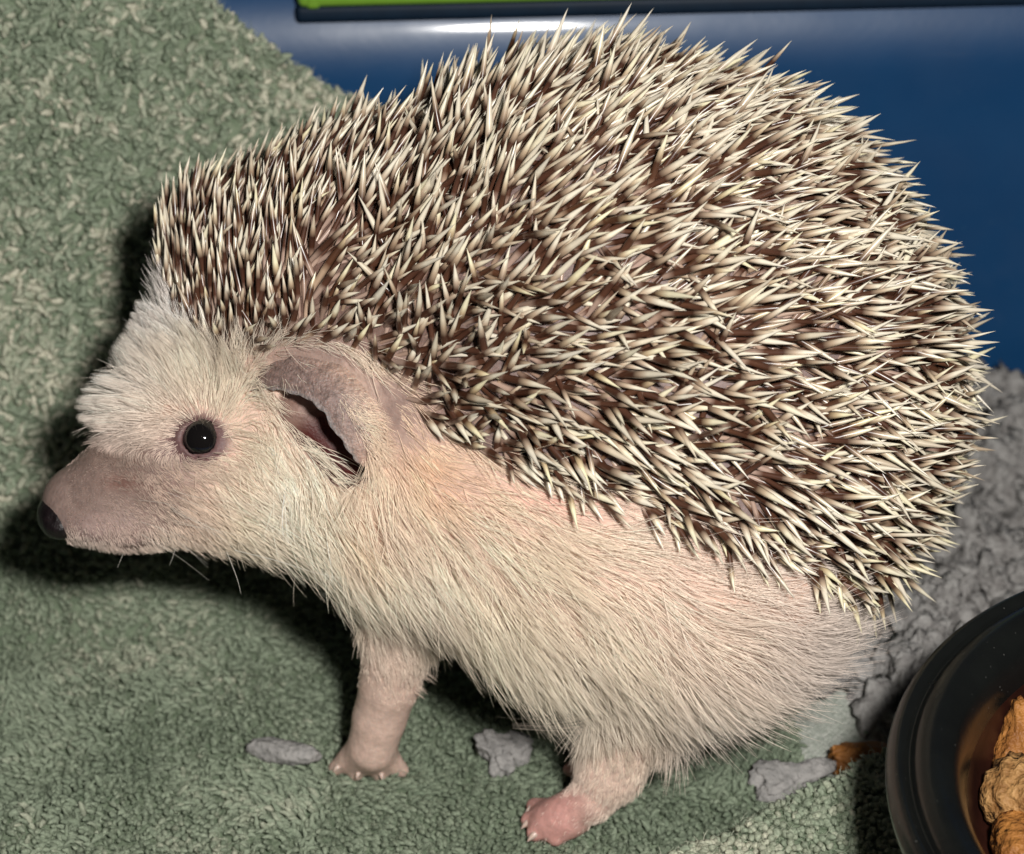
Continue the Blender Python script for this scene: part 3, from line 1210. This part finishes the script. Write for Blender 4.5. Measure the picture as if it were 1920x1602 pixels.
def quill_geo(P, D, Lq, R, sh, to, sides=6):
    Wp = W_of(P)
    Wd = norm(W_of(P + D) - Wp)
    bend = 0.06 * rng.normal(size=Wd.shape)
    v_, F_, T_ = sweep_many(Wp - Wd * 0.001, norm(Wd - bend), norm(Wd + bend), Lq * 0.001, R * 0.001, PT, PR, sides, rng.random(len(P)) * 6.28)
    k = len(PT) * sides
    return v_, F_, T_, np.repeat(sh, k), np.repeat(to, k)


# the quills that show largest: in view, facing the camera, lying across the view
cd = norm(QP_ - M_of(CAMPOS))
facing = -(QN_ * cd).sum(1)
across = np.sqrt(np.clip(1 - (QD * cd).sum(1) ** 2, 0, 1))
score = np.where((facing > 0.25) & (qpx[:, 0] < 1880), across * QL * QR * (0.7 + 0.6 * elev), 0) * rng.uniform(0.8, 1.2, NQ)
order = np.argsort(-score)
single, rest = order[:300], order[300:]
v_, F_, T_, S_, O_ = quill_geo(QP_[rest], QD[rest], QL[rest], QR[rest], shade[rest], tone[rest])
qm = mesh_np('quill_coat', v_, F_)
attr_f(qm, 't', T_)
attr_f(qm, 'shade', S_)
attr_f(qm, 'tone', O_)
link('quill_coat', qm, hog, MAT['quill'], kind='stuff')
variants = []
for i in range(14):
    bnd = 0.05 * rng.normal(size=(1, 3)) * np.array([1, 1, 0])
    zz = np.array([[0, 0, 1.0]])
    v_, F_, T_ = sweep_many(np.zeros((1, 3)) - zz * 0.001, norm(zz - bnd), norm(zz + bnd), np.array([0.0130]), np.array([0.00064]), PT, PR, 6)
    q = mesh_np('quill', v_, F_)
    attr_f(q, 't', T_)
    attr_f(q, 'shade', np.full(len(T_), np.clip(rng.normal() * 0.5, -1, 1)))
    attr_f(q, 'tone', np.full(len(T_), rng.uniform(0.15, 0.85)))
    q.materials.append(MAT['quill'])
    variants.append(q)
Wp = W_of(QP_)
Wd = norm(W_of(QP_ + QD) - Wp)
for i in single:
    o = bpy.data.objects.new('quill', variants[int(rng.integers(14))])
    COL.objects.link(o)
    o.parent = hog
    qq = Vector((0, 0, 1)).rotation_difference(Vector(Wd[i]))
    s = QL[i] / 13.0
    sr = QR[i] / 0.64
    o.matrix_local = Matrix.Translation(Vector(Wp[i])) @ qq.to_matrix().to_4x4() @ Matrix.Rotation(rng.random() * 6.28, 4, 'Z') @ Matrix.Diagonal((sr, sr, s, 1))

# ---- fur
FLOW = [((430, 850), (1, .3)), ((450, 950), (1, .45)), ((520, 800), (.15, 1)), ((560, 900), (.35, 1)), ((500, 900), (.8, .7)), ((540, 1000), (.9, .7)), ((600, 1000), (.5, .85)),
        ((700, 900), (.3, 1)), ((700, 1050), (.7, .7)), ((650, 1100), (.5, .85)), ((800, 950), (.8, .5)), ((820, 1100), (.75, .7)), ((900, 1180), (.55, .85)),
        ((950, 1000), (.95, .35)), ((1000, 1150), (.8, .65)), ((1000, 1260), (.2, 1)), ((1130, 1330), (.2, 1)), ((1150, 950), (1, .1)), ((1150, 1050), (1, .2)),
        ((1200, 1200), (.85, .5)), ((1250, 1350), (.40, .95)), ((1350, 1100), (1, .02)), ((1400, 1250), (.85, .5)), ((1350, 1370), (.6, .9)), ((1550, 1150), (1, -.05)),
        ((1550, 1280), (1, .3)), ((760, 760), (.9, .5)), ((740, 830), (.8, .6)), ((850, 860), (.95, .3)),
        ((420, 740), (.45, -.9)), ((350, 740), (-.5, -.75)), ((330, 700), (-.45, -.9)), ((290, 650), (-.6, -.8)), ((200, 700), (-1, -.25)), ((250, 760), (-1, .05)), ((300, 790), (-.9, .2)),
        ((300, 560), (-.12, -1)), ((440, 680), (.6, -.8)), ((350, 600), (-.1, -1)), ((400, 640), (.2, -1)), ((480, 730), (.5, .5)),
        ((250, 900), (1, .35)), ((150, 940), (1, .2)), ((300, 1020), (.5, 1)), ((180, 1020), (.3, 1)), ((360, 930), (1, .5)), ((400, 1020), (.7, .8)),
        ((730, 1300), (0, 1)), ((690, 1420), (-.2, 1)), ((1150, 1420), (-.2, 1)), ((1080, 1500), (-.6, .8)), ((800, 1180), (.3, 1))]
FP = np.array([f[0] for f in FLOW], float)
FV = norm(np.array([f[1] for f in FLOW], float))


def flow3(P, Nn):
    px = pix_of(P)
    d2 = ((px[:, None] - FP[None]) ** 2).sum(-1)
    wgt = 1.0 / (d2 + 900.0) ** 1.6
    f = (wgt[..., None] * FV[None]).sum(1)
    f = norm(f)
    f3 = np.stack([f[:, 0], -f[:, 1], np.zeros(len(f))], -1)
    t = f3 - (f3 * Nn).sum(1, keepdims=True) * Nn
    return norm(t + f3 * 0.15)


def idw(px, pts, vals, eps=1600.0):
    pts = np.array(pts, float)
    vals = np.array(vals, float)
    d2 = ((px[:, None] - pts[None]) ** 2).sum(-1)
    wgt = 1.0 / (d2 + eps) ** 1.5
    return (wgt[..., None] * vals[None]).sum(1) / wgt.sum(1, keepdims=True)


#            px, py,   length mm, rise deg,  colour
FURC = [(225, 700, 12.5, 40, .86, .84, .80), (235, 750, 12, 38, .86, .84, .79), (135, 880, 0.5, 25, .38, .29, .26), (175, 845, 0.7, 25, .38, .29, .26), (215, 838, 0.9, 25, .42, .33, .29), (280, 850, 1.0, 25, .44, .35, .30), (805, 885, 8, 12, .74, .50, .33), (668, 995, 7, 15, .72, .52, .36), (720, 900, 9, 16, .72, .60, .48), (530, 950, 9, 17, .89, .835, .70), (600, 930, 9, 18, .88, .81, .67), (560, 1030, 9, 20, .87, .81, .68), (470, 890, 6, 18, .84, .78, .66), (270, 520, 3.0, 10, .60, .58, .57), (200, 720, 13, 42, .86, .84, .80), (290, 640, 7.5, 46, .80, .79, .77), (300, 560, 5.0, 28, .66, .65, .64), (330, 600, 5.0, 36, .74, .73, .71), (250, 780, 8, 30, .80, .76, .70),
        (360, 720, 9, 38, .78, .74, .64), (420, 690, 8.5, 35, .70, .66, .56), (400, 760, 6, 30, .76, .69, .56), (450, 800, 6, 25, .78, .71, .58),
        (300, 810, 4, 25, .66, .58, .50), (330, 830, 1.5, 30, .55, .45, .40),
        (440, 870, 4, 20, .74, .66, .54), (480, 930, 7, 20, .82, .76, .66), (540, 880, 9, 18, .86, .81, .70), (560, 1000, 9, 20, .84, .79, .66), (620, 1060, 10, 26, .76, .72, .61),
        (430, 1000, 5, 25, .66, .60, .46), (360, 990, 2.2, 25, .60, .48, .40), (480, 1040, 6, 32, .62, .59, .50),
        (700, 960, 12, 22, .84, .77, .66), (760, 1050, 12, 24, .82, .75, .64), (860, 1000, 12, 20, .80, .72, .60), (900, 1150, 13, 28, .72, .68, .55), (760, 800, 9, 14, .66, .52, .40),
        (850, 880, 11, 15, .74, .60, .48), (1000, 1050, 13, 20, .78, .69, .56), (1000, 1240, 14, 34, .66, .62, .52), (1150, 1000, 12, 18, .77, .67, .57), (1150, 1200, 14, 25, .74, .67, .56),
        (1130, 1320, 10.5, 34, .66, .62, .54), (1300, 1050, 12, 17, .75, .66, .58), (1300, 1200, 13, 22, .74, .65, .56), (1300, 1350, 11.5, 30, .66, .61, .55), (1450, 1120, 12, 17, .72, .65, .59),
        (1500, 1250, 12, 22, .62, .57, .53), (1600, 1180, 11, 18, .56, .53, .50), (1560, 1300, 11, 25, .56, .53, .50), (1250, 960, 10, 15, .68, .58, .52),
        (250, 900, 0.9, 30, .40, .31, .27), (160, 940, 0.6, 30, .38, .29, .26), (250, 1000, 0.9, 30, .46, .36, .33), (300, 1030, 2.0, 45, .66, .60, .52), (160, 1022, 1.2, 40, .60, .52, .47),
        (330, 900, 1.3, 25, .55, .44, .36),
        (740, 1220, 1.5, 12, .72, .61, .54), (700, 1350, 1.3, 12, .66, .56, .48), (690, 1420, 0.8, 10, .66, .55, .48), (790, 1180, 6, 30, .52, .48, .40),
        (1160, 1400, 1.8, 14, .62, .55, .46), (1140, 1460, 1.5, 13, .66, .58, .50), (1080, 1490, 1.4, 18, .68, .58, .52)]
FC_P = [(f[0], f[1]) for f in FURC]
FC_V = [f[2:] for f in FURC]


def inq_px(px):
    return in_poly(px, QPOLY).astype(float)


def hair_curves(name, P, Nn, K=6, density_clump=1.9, tangle=0.17, rad=0.042, mat=None, lscale=1.0, clump_amt=0.68, rise_add=0.0, lay=0.9):
    px = pix_of(P)
    val = idw(px, FC_P, FC_V)
    Ln = val[:, 0] * rng.uniform(0.65, 1.12, len(P)) * lscale
    brd = (1 - inq_px(px)) * sstep(110, 15, poly_dist(px, QPOLY))
    brd = brd * (px[:, 0] > 560)
    Ln = Ln * (1 - 0.5 * brd) * (1 - 0.8 * sstep(4, 14, P[:, 2]) * (px[:, 1] > 1000))
    rise = (1 - 0.5 * brd) * np.radians(rise_add + val[:, 1] + rng.normal(size=len(P)) * 6)
    tuft = 1 + 0.20 * vnoise(P * 0.9, 101) + 0.12 * vnoise(P * 0.25, 103)
    col = (np.clip(val[:, 2:5], 0.05, 0.95) ** 1.0) * np.array([1.31, 1.215, 1.165]) * (rng.uniform(0.78, 1.08, len(P)) * tuft)[:, None]
    col = np.clip(col, 0.02, 0.95)
    T0 = flow3(P, Nn)
    sd = np.cross(Nn, T0)
    a = 0.38 * vnoise(P * 0.20, 91) + 0.32 * vnoise(P * 0.7, 93) + tangle * rng.normal(size=len(P))
    T0 = norm(T0 * np.cos(a)[:, None] + sd * np.sin(a)[:, None])
    # curls back to the skin towards the tip
    pos = np.zeros((len(P), K, 3))
    pos[:, 0] = P - Nn * 0.25
    curl = rng.normal(size=len(P)) * 0.22
    for k in range(1, K):
        t = (k - 0.5) / (K - 1)
        r = rise * (0.9 + 0.5 * lay - lay * t)
        aa = curl * (t - 0.3)
        dirv = norm(T0 * np.cos(aa)[:, None] + sd * np.sin(aa)[:, None]) * np.cos(r)[:, None] + Nn * np.sin(r)[:, None]
        # long hair sags under its weight (down in the world)
        dirv = dirv + np.array([0, -math.cos(PITCH), math.sin(PITCH)]) * (0.10 * t * np.clip(Ln / 12, 0, 1))[:, None]
        pos[:, k] = pos[:, k - 1] + norm(dirv) * (Ln / (K - 1))[:, None]
    # tips gather into wisps
    if clump_amt > 0:
        cellk = np.floor(P / density_clump + 0.35 * np.stack([vnoise(P * 0.8, 61), vnoise(P * 0.8, 62), vnoise(P * 0.8, 63)], -1)).astype(np.int64)
        key = (cellk[:, 0] * 73856093) ^ (cellk[:, 1] * 19349663) ^ (cellk[:, 2] * 83492791)
        u, inv = np.unique(key, return_inverse=True)
        inv = inv.ravel()
        cnt = np.bincount(inv)
        for k in range(1, K):
            mean = np.stack([np.bincount(inv, pos[:, k, j]) for j in range(3)], -1) / cnt[:, None]
            wgt = clump_amt * (k / (K - 1)) ** 1.2 * np.clip(Ln / 6, 0, 1)
            pos[:, k] += (mean[inv] - pos[:, k]) * wgt[:, None]
    hc = bpy.data.hair_curves.new(name)
    hc.add_curves([K] * len(P))
    hc.attributes['position'].data.foreach_set('vector', np.ascontiguousarray(W_of(pos.reshape(-1, 3)), np.float32).ravel())
    rr = np.repeat(rad * rng.uniform(0.75, 1.25, len(P)), K) * np.tile(np.array([1.0, 1.0, 0.95, 0.8, 0.55, 0.18][:K]), len(P)) * 0.001
    ra = hc.attributes.get('radius') or hc.attributes.new('radius', 'FLOAT', 'POINT')
    ra.data.foreach_set('value', rr.astype(np.float32))
    ca = hc.attributes.new('Col', 'FLOAT_COLOR', 'CURVE')
    cc = np.ones((len(P), 4), np.float32)
    cc[:, :3] = col
    ca.data.foreach_set('color', cc.ravel())
    return link(name, hc, hog, mat or MAT['fur'], kind='stuff')


edge = poly_dist(tpx, QPOLY)
wf = 1.0 - wq * sstep(0, 26, edge)
wf[tpx[:, 0] < 122] = 0                               # nose
legs_ = ((tpx[:, 1] > 1235) & (tpx[:, 0] < 850)) | ((tpx[:, 1] > 1395) & (tpx[:, 0] < 1250)) | ((bvts[tri].mean(1)[:, 2] > 8) & (tpx[:, 1] > 1120))
wf[legs_] *= 0.7
foot = (tpx[:, 1] > 1488) & (tpx[:, 0] < 1105) & (tpx[:, 0] > 900)
wf[foot] *= 0.04
eyd = np.linalg.norm(bvts[tri].mean(1) - (EYE_C + EYE_N * 2), axis=1)
wf[eyd < 3.75] = 0
eard = poly_dist(tpx, [(560, 745), (610, 780), (650, 840)], False)
near = bvts[tri].mean(1)[:, 2] < 0
wf[(eard < 46) & near] = 0
inear = in_poly(tpx, EA + [(q[0], q[1]) for q in ER[::-1]]) & near
wf[inear] = 0.0
earring = poly_dist(tpx, EA, False) < 55
wf[earring & near & ~inear] *= 1.6
wf[(tpx[:, 0] > 700) & (tpx[:, 0] < 880) & (tpx[:, 1] < 880) & near] *= 0.75
snout = (tpx[:, 0] < 345) & (tpx[:, 1] > 830)
wf[snout] *= 0.8
far = bvts[tri].mean(1)[:, 2] > 22
wf[far] *= 0.25
wf *= np.clip(6.0 / np.maximum(idw(tpx, FC_P, FC_V)[:, 0], 1.0), 0.5, 2.6)
tc3 = bvts[tri].mean(1)
forehead = in_poly(tpx, [(150, 800), (130, 700), (220, 600), (300, 585), (350, 620), (420, 670), (470, 700), (420, 740), (330, 770), (240, 810)])
wf[forehead] *= 0.45
wf *= np.clip(0.78 + 0.75 * vnoise(tc3 * 0.33, 111), 0.18, 1.5)
P_, N_ = scatter(62000, wf)
hair_curves('fur_coat', P_, N_)
# guard hairs: longer, sparser, a little thicker
wg = wf.copy()
wg[snout | foot | (tpx[:, 1] > 1395)] = 0
P_, N_ = scatter(7500, wg)
hair_curves('guard_hairs', P_, N_, rad=0.052, lscale=1.35, tangle=0.36, clump_amt=0.1, rise_add=5)


# brow tuft: spiky pale hair standing off the forehead
fore = in_poly(tpx, [(150, 800), (130, 700), (220, 600), (300, 585), (350, 620), (420, 670), (470, 700), (420, 740), (330, 770), (240, 810)]).astype(float)
P_, N_ = scatter(8500, fore)
hair_curves('brow_tuft', P_, N_, rad=0.034, lscale=1.30, tangle=0.46, density_clump=2.6, clump_amt=0.74, rise_add=24, lay=0.10)
# sparse hair on the back of the ear
es, et = 0.22 + 0.78 * rng.random(2600), rng.random(2600) ** 1.3 * 0.72
eidx = (es * (NS - 1)).astype(int), (et * (NT - 1)).astype(int)
hair_curves('ear_hair', ev[eidx[0], eidx[1]], np.tile(np.array([[0.2, 0.2, -0.95]]), (2600, 1)), rad=0.038, lscale=0.62, tangle=0.30, clump_amt=0.0)


def whisker(pts, r=0.05):
    q = spline([MV(*p) for p in pts], 14)
    hc = bpy.data.hair_curves.new('whisker')
    hc.add_curves([14])
    hc.attributes['position'].data.foreach_set('vector', np.ascontiguousarray(W_of(q), np.float32).ravel())
    ra = hc.attributes.get('radius') or hc.attributes.new('radius', 'FLOAT', 'POINT')
    ra.data.foreach_set('value', (np.linspace(1, 0.2, 14) * r * 0.001).astype(np.float32))
    ca = hc.attributes.new('Col', 'FLOAT_COLOR', 'CURVE')
    ca.data.foreach_set('color', np.array([0.8, 0.76, 0.68, 1], np.float32))
    link('whisker', hc, hog, MAT['fur'])


whisker([(440, 1032, -22), (520, 1052, -29), (590, 1074, -33), (650, 1086, -35)], 0.075)
for k in range(12):
    wx, wy = rng.uniform(240, 330), rng.uniform(930, 1000)
    s0 = march(sdf_core, wx, wy)[2]
    wl = rng.uniform(110, 200)
    wa = rng.uniform(0.05, 0.75)
    whisker([(wx, wy, s0), (wx + wl * .33 * math.cos(wa), wy + wl * .33 * math.sin(wa), s0 - 5), (wx + wl * .66 * math.cos(wa), wy + wl * .66 * math.sin(wa) + 4, s0 - 9), (wx + wl * math.cos(wa), wy + wl * math.sin(wa) + 14, s0 - 12)], 0.035)
whisker([(425, 1035, -12), (436, 1062, -14), (446, 1090, -15), (452, 1115, -15)], 0.06)
whisker([(330, 1025, -12), (325, 1042, -14), (318, 1060, -15)], 0.045)
whisker([(235, 1018, -10), (230, 1040, -12), (220, 1065, -13)], 0.045)
whisker([(270, 905, -17), (330, 930, -24), (400, 960, -29), (470, 985, -32)], 0.04)
whisker([(280, 890, -17), (340, 925, -25), (420, 940, -30), (500, 950, -33)], 0.04)

# ------------------------------------------------------------------ bowl
print('bowl centre', BC, 'radius', BR, 'wall y', WALL_Y)


def lathe(name, prof, n=128):
    P = np.array(prof)
    a = np.linspace(0, 2 * np.pi, n, endpoint=False)
    v = np.stack([P[None, :, 0] * np.cos(a)[:, None], P[None, :, 0] * np.sin(a)[:, None], np.repeat(P[None, :, 1], n, 0)], -1).reshape(-1, 3)
    m = len(P)
    f = []
    for i in range(n):
        j = (i + 1) % n
        for k in range(m - 1):
            f.append([i * m + k, j * m + k, j * m + k + 1, i * m + k + 1])
    return mesh_np(name, v, np.array(f))


bowl = empty('food_bowl', (BC[0], BC[1], -0.004), 'round black food bowl with a brown inside, cut off by the right edge', 'bowl')
MAT['black'] = mat_plain('black_glaze', (0.0045, 0.005, 0.005), rough=0.24, spec=0.5, col2=(0.007, 0.008, 0.0075), nscale=90, bstr=0.08, bscale=700, bdist=0.0004)
add_dust(MAT['black'], 520, 0.075, (0.055, 0.055, 0.052))
MAT['brown'] = mat_plain('brown_glaze', (0.016, 0.005, 0.0035), rough=0.45, spec=0.25, col2=(0.034, 0.010, 0.006), nscale=120, bstr=0.08, bscale=500, bdist=0.0004)
h = RIMZ + 0.004
Rr = BR
outer = [(Rr - 0.026, 0.0), (Rr - 0.020, 0.0005), (Rr - 0.0165, 0.004), (Rr - 0.007, h - 0.013), (Rr - 0.0015, h - 0.007), (Rr, h - 0.0040), (Rr - 0.0004, h - 0.0018), (Rr - 0.0016, h - 0.0006),
         (Rr - 0.0030, h - 0.0012), (Rr - 0.0038, h - 0.0019), (Rr - 0.0048, h - 0.0005), (Rr - 0.0066, h + 0.0004), (Rr - 0.0090, h), (Rr - 0.0112, h - 0.0014), (Rr - 0.0128, h - 0.0042), (Rr - 0.0138, h - 0.008)]
inner = [(Rr - 0.0138, h - 0.008), (Rr - 0.0148, h - 0.014), (Rr - 0.0168, h - 0.0195), (Rr - 0.021, h - 0.0232), (Rr - 0.030, h - 0.0245), (0.0005, h - 0.025)]


def dense(pr, k=5):
    return spline(pr, (len(pr) - 1) * k + 1)


link('bowl_wall', lathe('bowl_wall', dense(outer)), bowl, MAT['black'])
link('bowl_inside', lathe('bowl_inside', dense(inner)), bowl, MAT['brown'])

# ------------------------------------------------------------------ kibble and scraps
MAT['kibble'] = mat_plain('kibble_brown', (0.17, 0.060, 0.014), rough=0.6, spec=0.35, col2=(0.40, 0.17, 0.040), nscale=260, bstr=1.0, bscale=700, bdist=0.0012)
MAT['kibble2'] = mat_plain('kibble_tan', (0.16, 0.065, 0.016), rough=0.65, spec=0.3, col2=(0.46, 0.26, 0.10), nscale=300, bstr=1.0, bscale=600, bdist=0.0014)


def chunk(name, loc, size, rotz, mat, label, cat, group=None, seed=1, rough=0.22, tilt=0.0, shape='tri', sub=4, rolly=0.0):
    v_, f_ = ico(sub)
    q = v_.copy()
    a = np.arctan2(q[:, 1], q[:, 0])
    if shape == 'tri':
        q[:, :2] *= (1 + 0.30 * np.cos(3 * a) * np.hypot(q[:, 0], q[:, 1]))[:, None]
    if shape == 'wedge':
        q[:, 0] *= 1.15 - 0.75 * q[:, 1]
    q[:, 2] = np.sign(q[:, 2]) * np.abs(q[:, 2]) ** 0.7
    q *= (1 + rough * fbm(v_ * 1.8 + seed * 5.7, 4, seed) + 0.5 * rough * vnoise(v_ * 6 + seed, seed + 2))[:, None]
    q *= np.asarray(size)
    me_ = mesh_np(name, q, f_)
    o = link(name, me_, None, mat, label, cat, group)
    o.location = loc
    o.rotation_euler = (tilt, rolly, rotz)
    return o


BZ = h - 0.004 - 0.025
k1 = G(1908, 1396, BZ + 0.010)
k2 = G(1918, 1500, BZ + 0.008)
k4 = G(1915, 1580, BZ + 0.008)
chunk('kibble', (k2[0] + 0.002, k2[1], BZ + 0.0085), (0.0090, 0.0080, 0.0062), 0.9, MAT['kibble2'], 'large tan kibble piece with pale crumbs, in the middle of the bowl pile', 'kibble', 'kibble pieces', 3, 0.22, 0.3, 'oval')
chunk('kibble', (k1[0] + 0.001, k1[1], BZ + 0.0105), (0.0046, 0.0076, 0.0040), 0.30, MAT['kibble'], 'upright orange brown kibble wedge, the upper one inside the bowl', 'kibble', 'kibble pieces', 5, 0.14, 0.95, 'wedge')
chunk('kibble', (k4[0] + 0.003, k4[1], BZ + 0.0065), (0.0085, 0.0070, 0.0055), 1.3, MAT['kibble'], 'dark brown kibble at the lower right corner of the photo inside the bowl', 'kibble', 'kibble pieces', 8, 0.20, 0.2, 'oval')
k3 = G(1612, 1425, 0.004)
chunk('kibble', (k3[0] + 0.0015, k3[1], towel_h(k3[0:1], k3[1:2])[0] + 0.0042), (0.0088, 0.0040, 0.0034), -0.15, MAT['kibble'], 'single brown kibble on the towel hem beside the bowl rim', 'kibble', 'kibble pieces', 11, 0.18, 0.0, 'oval')

MAT['scrap'] = mat_plain('grey_scrap', (0.21, 0.205, 0.20), rough=0.95, spec=0.1, col2=(0.36, 0.345, 0.335), nscale=420, bstr=1.0, bscale=900, bdist=0.0008)
MAT['white'] = mat_plain('white_scrap', (0.55, 0.54, 0.56), rough=0.9, spec=0.2, col2=(0.72, 0.71, 0.74), nscale=300, bstr=0.8, bscale=700, bdist=0.0008)


def scrap(px, py, lift, size, rotz, mat, label, seed, rough, tilt=0.0, shape='oval'):
    g = G(px, py, lift)
    z = towel_h(g[0:1], g[1:2])[0]
    g = G(px, py, z + lift)
    chunk('paper_scrap', (g[0], g[1], z + lift), size, rotz, mat, label, 'paper scrap', 'paper scraps on the towel', seed, rough, tilt, shape)


scrap(530, 1410, 0.0030, (0.0078, 0.0026, 0.0024), -0.22, MAT['scrap'], 'long grey pellet shaped scrap just left of the front paw', 21, 0.12)
scrap(940, 1412, 0.0034, (0.0040, 0.0048, 0.0022), 0.5, MAT['scrap'], 'ragged grey scrap on the towel between the front and hind paw', 23, 0.42, 0.3, 'tri')
scrap(1470, 1458, 0.0036, (0.0075, 0.0042, 0.0016), 0.35, MAT['scrap'], 'flat grey scrap lying behind the raised towel fold near the hem', 25, 0.25, 0.25, 'tri')
scrap(1645, 1468, 0.0040, (0.0030, 0.0052, 0.0022), 0.35, MAT['white'], 'small white crumpled scrap wedged against the bowl rim', 27, 0.35, 0.3)
